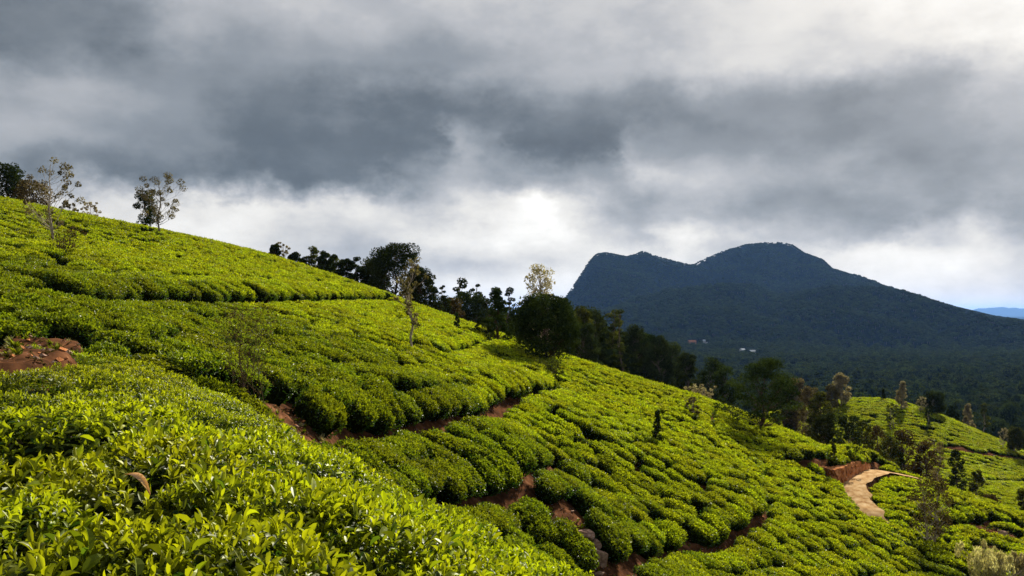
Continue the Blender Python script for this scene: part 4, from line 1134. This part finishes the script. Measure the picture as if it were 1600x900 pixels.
def build_forest():
    g = np.random.default_rng(77)
    kinds = [forest_kind(200 + i) for i in range(7)] + [forest_kind(300 + i, True) for i in range(2)] + [forest_kind(400 + i, False, 190, .036, 4) for i in range(6)] + [forest_kind(500 + i, True, 190, .036) for i in range(2)]
    X = []; Y = []
    for r0, r1, sp in ((124, 420, 6.2), (420, 1300, 8.0), (1300, 3060, 8.6)):
        a0, a1 = math.radians(-9), math.radians(34)
        n = int((a1 - a0) * (r1 * r1 - r0 * r0) / 2 / sp ** 2)
        r = np.sqrt(g.uniform(r0 * r0, r1 * r1, n)); a = g.uniform(a0, a1, n); X.append(r * np.sin(a)); Y.append(r * np.cos(a))
    x = np.concatenate(X); y = np.concatenate(Y)
    near = y < 262
    keep = np.ones(len(x), bool)
    xn, yn = x[near], y[near]
    tea2 = (second(xn, yn) > vall(xn, yn) - .5) & (xn > 22) & (yn < 205)
    tea1 = main(xn, yn) > vall(xn, yn) - 1.0
    keep[near] = ~(tea2 | tea1)
    x, y = x[keep], y[keep]
    z = ground_fn(x, y)
    keep = y < 3040; x, y, z = x[keep], y[keep], z[keep]
    # steep rock near the mountain top carries fewer, lower trees
    hgt = np.where(y > 1150, g.uniform(7, 12, len(x)), g.uniform(9, 15, len(x)))
    hgt = np.where(y > 2600, hgt * .7, hgt)
    wid = hgt * g.uniform(.85, 1.25, len(x)) * np.where(y > 1150, 1.25, 1.0)
    vid = g.integers(0, 7, len(x)); tall = (g.uniform(size=len(x)) < .10) & (y < 800) & (y > 260); vid = np.where(tall, g.integers(7, 9, len(x)), vid)
    close = y < 450; vid = np.where(close, np.where(tall, g.integers(15, 17, len(x)), g.integers(9, 15, len(x))), vid)
    hgt = np.where(y < 260, hgt * .82, hgt)
    hgt = np.where(tall, hgt * 1.35, hgt)
    # clearing round the far houses
    rot = np.stack([np.zeros(len(x)), np.zeros(len(x)), g.uniform(0, 6.28, len(x))], 1)
    ok = np.ones(len(x), bool)
    for hx, hy, r in CLEAR: ok &= ~((np.abs(x - hx * y / hy) < r) & (y < hy + 6) & (y > hy - 85))
    x, y, z, hgt, wid, vid, rot = x[ok], y[ok], z[ok], hgt[ok], wid[ok], vid[ok], rot[ok]
    gn_scatter('forest', kinds, np.stack([x, y, z - .06 * hgt], 1), rot, np.stack([wid, wid, hgt], 1), vid, 'dark forest filling the valley and climbing the mountain foot', 'forest')
    print('FOREST', len(x))


def build_houses():
    """the few pale roofs in the valley"""
    out = []
    wall_w = rough_mat('lime_wall', [(.3, (.5, .48, .44)), (.7, (.7, .68, .63))], 1, .9, .1, 4); wall_o = rough_mat('ochre_wall', [(.3, (.26, .13, .06)), (.7, (.36, .20, .10))], 1, .9, .1, 4)
    roof_g = rough_mat('tin_roof', [(.3, (.30, .33, .36)), (.7, (.5, .53, .56))], .5, .6, .1, 3); roof_r = rough_mat('tile_roof', [(.3, (.16, .07, .04)), (.7, (.26, .12, .07))], .7, .9, .2, 4)
    dark = rough_mat('window_dark', [(.3, (.01, .012, .015)), (.7, (.03, .035, .04))], 1, .3, 0, 4)
    for u, v, y, w, d, h, wm, rm, rz, lab in ((1081, 538, 0, 12, 9, 6.0, wall_o, roof_r, .2, 'long ochre house with brown roof far down in the forest'),
                                       (1102, 536, 0, 7, 6, 5, wall_w, roof_g, -.3, 'small white house right of the ochre one in the forest'),
                                       (1160, 550, 0, 7, 6, 4.5, wall_w, roof_g, .5, 'grey-roofed house in the forest, left of two'), (1176, 553, 0, 8, 7, 5, wall_w, roof_g, .1, 'pale house in the forest, right of two')):
        q = hit(u, v, table_top, 150.); x, y = q[0], q[1]; z = ground_z(x, y)
        root = link('house', None); root.location = (x, y, z); root.rotation_euler = (0, 0, rz)
        base = .3; hw, hd = w / 2, d / 2
        # walls stand on a stone plinth down to the ground
        def box(nm, x0, x1, y0, y1, z0, z1, m, par):
            V = np.array([(a, b, c) for a in (x0, x1) for b in (y0, y1) for c in (z0, z1)]); F = np.array([(0, 1, 3, 2), (4, 6, 7, 5), (0, 4, 5, 1), (2, 3, 7, 6), (0, 2, 6, 4), (1, 5, 7, 3)])
            return link(nm, mesh_from(nm, V, F, [m]), par)
        wl = box('wall', -hw, hw, -hd, hd, -1, base + h * .66, wm, root)
        zr = base + h * .66; e = .5
        V = np.array([(-hw - e, -hd - e, zr), (hw + e, -hd - e, zr), (hw + e, hd + e, zr), (-hw - e, hd + e, zr), (-hw - e, 0, base + h * 1.1), (hw + e, 0, base + h * 1.1),
                      (-hw - e, -hd - e, zr + .15), (hw + e, -hd - e, zr + .15), (hw + e, hd + e, zr + .15), (-hw - e, hd + e, zr + .15)])
        F = np.array([(6, 7, 5), (6, 5, 4), (8, 9, 4), (8, 4, 5), (7, 8, 5), (9, 6, 4), (0, 1, 7), (0, 7, 6), (1, 2, 8), (1, 8, 7), (2, 3, 9), (2, 9, 8), (3, 0, 6), (3, 6, 9), (0, 3, 2), (0, 2, 1)])
        link('roof', mesh_from('roof', V, F, [rm]), root)
        for k in (-.5, .5): box('window', hw * k - .55, hw * k + .55, -hd - .06, -hd + .1, base + h * .2, base + h * .5, dark, root)
        box('door', -.45, .45, -hd - .05, -hd + .1, base, base + h * .5, dark, root)
        tag(root, lab, 'house', 'houses in the valley forest'); out.append((x, y, w * .9))
    return out


CLEAR = build_houses()
build_forest()

# ------------------------------------------------------------------ rocks, fallen leaf, far ridge, haze
def rock(label, u, v, w_px, seed, squash=.75):
    g = np.random.default_rng(seed); p = hit_near(u, v, -.15); x, y = p[0], p[1]; r = w_px / FPX * y / 2
    import bmesh
    bm = bmesh.new(); bmesh.ops.create_icosphere(bm, subdivisions=4, radius=1.0)
    planes = unit(g.normal(size=(13, 3))); offs = g.uniform(.48, .78, 13)
    for vtx in bm.verts:
        c = np.array(vtx.co)
        for n_, o_ in zip(planes, offs):
            k = c @ n_
            if k > o_: c = c - n_ * (k - o_) * .92
        nz = float(fbm(np.array([c[0] * 3 + seed]), np.array([c[1] * 3 + c[2] * 2.3]), 3, seed)[0])
        vtx.co = c * (1.25 + .16 * nz)
    me = bpy.data.meshes.new('rock'); bm.to_mesh(me); bm.free(); me.materials.append(M_ROCK)
    o = link('rock', me); z = ground_z(x, y)
    o.location = (x, y, z + r * squash * .35); o.scale = (r, r * .9, r * squash); o.rotation_euler = (g.normal(0, .2), g.normal(0, .2), g.uniform(0, 6.28))
    tag(o, label, 'rock', 'rocks in the washed-out gully')


rock('large pinkish block, biggest rock of the washed-out gully', 936, 862, 30, 1, .95)
rock('pale flat stone at the bottom of the gully', 934, 885, 20, 2, .5)
rock('pinkish rock at the left edge of the gully', 888, 820, 17, 3, .9)
rock('long flat rock in the middle of the gully', 912, 826, 30, 4, .6)
rock('narrow rock wedged above the large block', 930, 842, 20, 5, .8)
rock('dark rock left of the large block', 908, 858, 16, 6, .9)
rock('grey rock in the red scar on the far spur', 1568, 838, 16, 7, .8)
rock('small stone beside the upper gully slope', 926, 770, 9, 8, .6)


def fallen_leaf():
    p = hit_near(214, 768, .04); n = 9; V = []; A = []
    for i in range(n):
        t = i / (n - 1); w = .0135 * math.sin(math.pi * min(t * .97 + .015, 1)) ** 1.1; cz = .026 * math.sin(t * math.pi) - .03 * t * t
        for s_ in (-1, 0, 1): V.append((t * .125 - .06, s_ * w + .012 * math.sin(t * 3.1), cz + .007 * abs(s_) + s_ * .006 * (t - .4)))
    o = link('fallen_leaf', mesh_from('fallen_leaf', np.array(V), grid_tris(n, 3), [M_DRY], {'age': np.full(len(V), .6), 'tint': np.full(len(V), .5)}, smooth=True))
    sm = o.modifiers.new('thickness', 'SOLIDIFY'); sm.thickness = .001
    o.location = p + np.array([0, 0, .035]); o.rotation_euler = (math.radians(34), math.radians(28), math.radians(-10))
    tag(o, 'dry orange-brown leaf lying on the bright tea', 'leaf')


fallen_leaf()


def litter():
    """clods, pebbles and dry leaves on the bare soil"""
    g = np.random.default_rng(41); kinds = []
    for k in range(4):
        th = np.linspace(0, 6.28, 6)[:-1]; V = [(0, 0, -.6)] + [(math.cos(t) * g.uniform(.7, 1.2), math.sin(t) * g.uniform(.7, 1.2), g.uniform(-.35, .35)) for t in th] + [(g.normal(0, .2), g.normal(0, .2), g.uniform(.5, .9))]
        F = [(0, 1 + (i + 1) % 5, 1 + i) for i in range(5)] + [(6, 1 + i, 1 + (i + 1) % 5) for i in range(5)]
        kinds.append(mesh_from('clod', np.array(V), np.array(F), [M_BANK if k < 2 else M_ROCK]))
    for k in range(3):
        V, F, A, T_ = leaf_cloud(np.zeros((5, 3)), unit(g.normal(size=(5, 3)) * (1, 1, .25)), unit(g.normal(size=(5, 3)) + (0, 0, 2.)), np.full(5, 2.2), np.full(5, .8), LEAF2, g.uniform(0, 1, 5), g.uniform(0, 1, 5))
        kinds.append(mesh_from('dry_leaf', V, F, [M_BROWN], {'age': A, 'tint': T_}))
    for k in range(2):
        n = 26; D = unit(g.normal(size=(n, 3)) * (.5, .5, .15) + (0, 0, 1.)); V, F, A, T_ = leaf_cloud(g.normal(0, .8, (n, 3)) * (1, 1, 0), D, unit(g.normal(size=(n, 3))), g.uniform(3, 7, n), np.full(n, .45), LEAF2, g.uniform(.1, .8, n), g.uniform(0, 1, n))
        kinds.append(mesh_from('grass_tuft', V, F, [M_STRAW if k else M_TEA], {'age': A, 'tint': T_}))
    X = []; Y = []
    for q, wd, dp in PATHS:
        if len(q) < 2 or q[:, 1].mean() > 100: continue
        c = catmull(q, 20); n = int(60 * wd * len(q)); i = g.integers(0, len(c), n); X.append(c[i, 0] + g.normal(0, wd * .6, n)); Y.append(c[i, 1] + g.normal(0, wd * .6, n))
    for c, r0, dp in PATCHES:
        if c[1] > 100: continue
        n = int(260 * r0 * r0); a = g.uniform(0, 6.28, n); r = (r0 + .4) * np.sqrt(g.uniform(0, 1, n)); X.append(c[0] + r * np.cos(a)); Y.append(c[1] + r * np.sin(a))
    i = g.integers(0, len(BANK), 220); X.append(BANK[i, 0] + g.normal(.1, .3, 220)); Y.append(BANK[i, 1] - np.abs(g.normal(0, .35, 220)))
    i = g.integers(0, len(ROAD), 500); sd = np.where(g.uniform(size=500) < .5, -1, 1) * g.uniform(.8, 1.2, 500) * ROAD_HALF; X.append(ROAD[i, 0] + sd); Y.append(ROAD[i, 1] + g.normal(0, .3, 500))
    x = np.concatenate(X); y = np.concatenate(Y); z = ground_fn(x, y); n = len(x)
    sc_ = np.minimum(.014 * g.uniform(.5, 1, n) / g.uniform(.12, 1, n), .10); kid = g.choice(9, n, p=[.18, .17, .14, .10, .12, .1, .1, .07, .02])
    sc_ = np.where(kid > 6, g.uniform(.012, .028, n), np.where(kid > 3, g.uniform(.02, .045, n), sc_))
    rot = np.stack([g.normal(0, .2, n), g.normal(0, .2, n), g.uniform(0, 6.28, n)], 1)
    gn_scatter('soil_debris', kinds, np.stack([x, y, z], 1), rot, np.stack([sc_] * 3, 1), kid, 'clods, dry leaves and grass on the bare soil', 'debris')


litter()


def far_ridge():
    yd = 24000.; us = np.linspace(1500, 1800, 60); V = []
    vt = np.interp(us, [1500, 1538, 1547, 1552, 1562, 1580, 1600, 1650, 1720, 1800], [498, 496, 487, 481.5, 480, 481, 482, 484, 487, 494])
    for u, v in zip(us, vt):
        x = (u - 800) / FPX * yd; z = float(pix_dir(u, v)[1]) * yd
        for k, f in ((-1800, -90), (-700, None), (0, z), (900, z * .9), (2600, -90)):
            f = -90 + (z + 90) * .55 if f is None else f
            V.append((x, yd + k, f + (0 if f < -80 else 12 * math.sin(u * .9 + k))))
    o = link('distant_ridge', mesh_from('distant_ridge', np.array(V), grid_tris(60, 5), [M_MOUNT], smooth=True)); tag(o, 'flat-topped pale blue ridge on the horizon', kind='structure')


far_ridge()


def haze():
    m, nt, out = new_mat('air'); v = nt.nodes.new('ShaderNodeVolumePrincipled')
    v.inputs['Color'].default_value = (.23, .47, 1.0, 1); v.inputs['Density'].default_value = 2.9e-5; v.inputs['Anisotropy'].default_value = .2
    nt.links.new(v.outputs[0], out.inputs['Volume'])
    x0, x1, y0, y1, z0, z1 = -42000, 42000, -42000, 42000, ZMIN - 12, 275.
    V = np.array([(a, b, c) for a in (x0, x1) for b in (y0, y1) for c in (z0, z1)]); F = np.array([(0, 1, 3, 2), (4, 6, 7, 5), (0, 4, 5, 1), (2, 3, 7, 6), (0, 2, 6, 4), (1, 5, 7, 3)])
    o = link('haze', mesh_from('haze', V, F, [m])); tag(o, 'thin blue haze over the valley', kind='stuff')


haze()
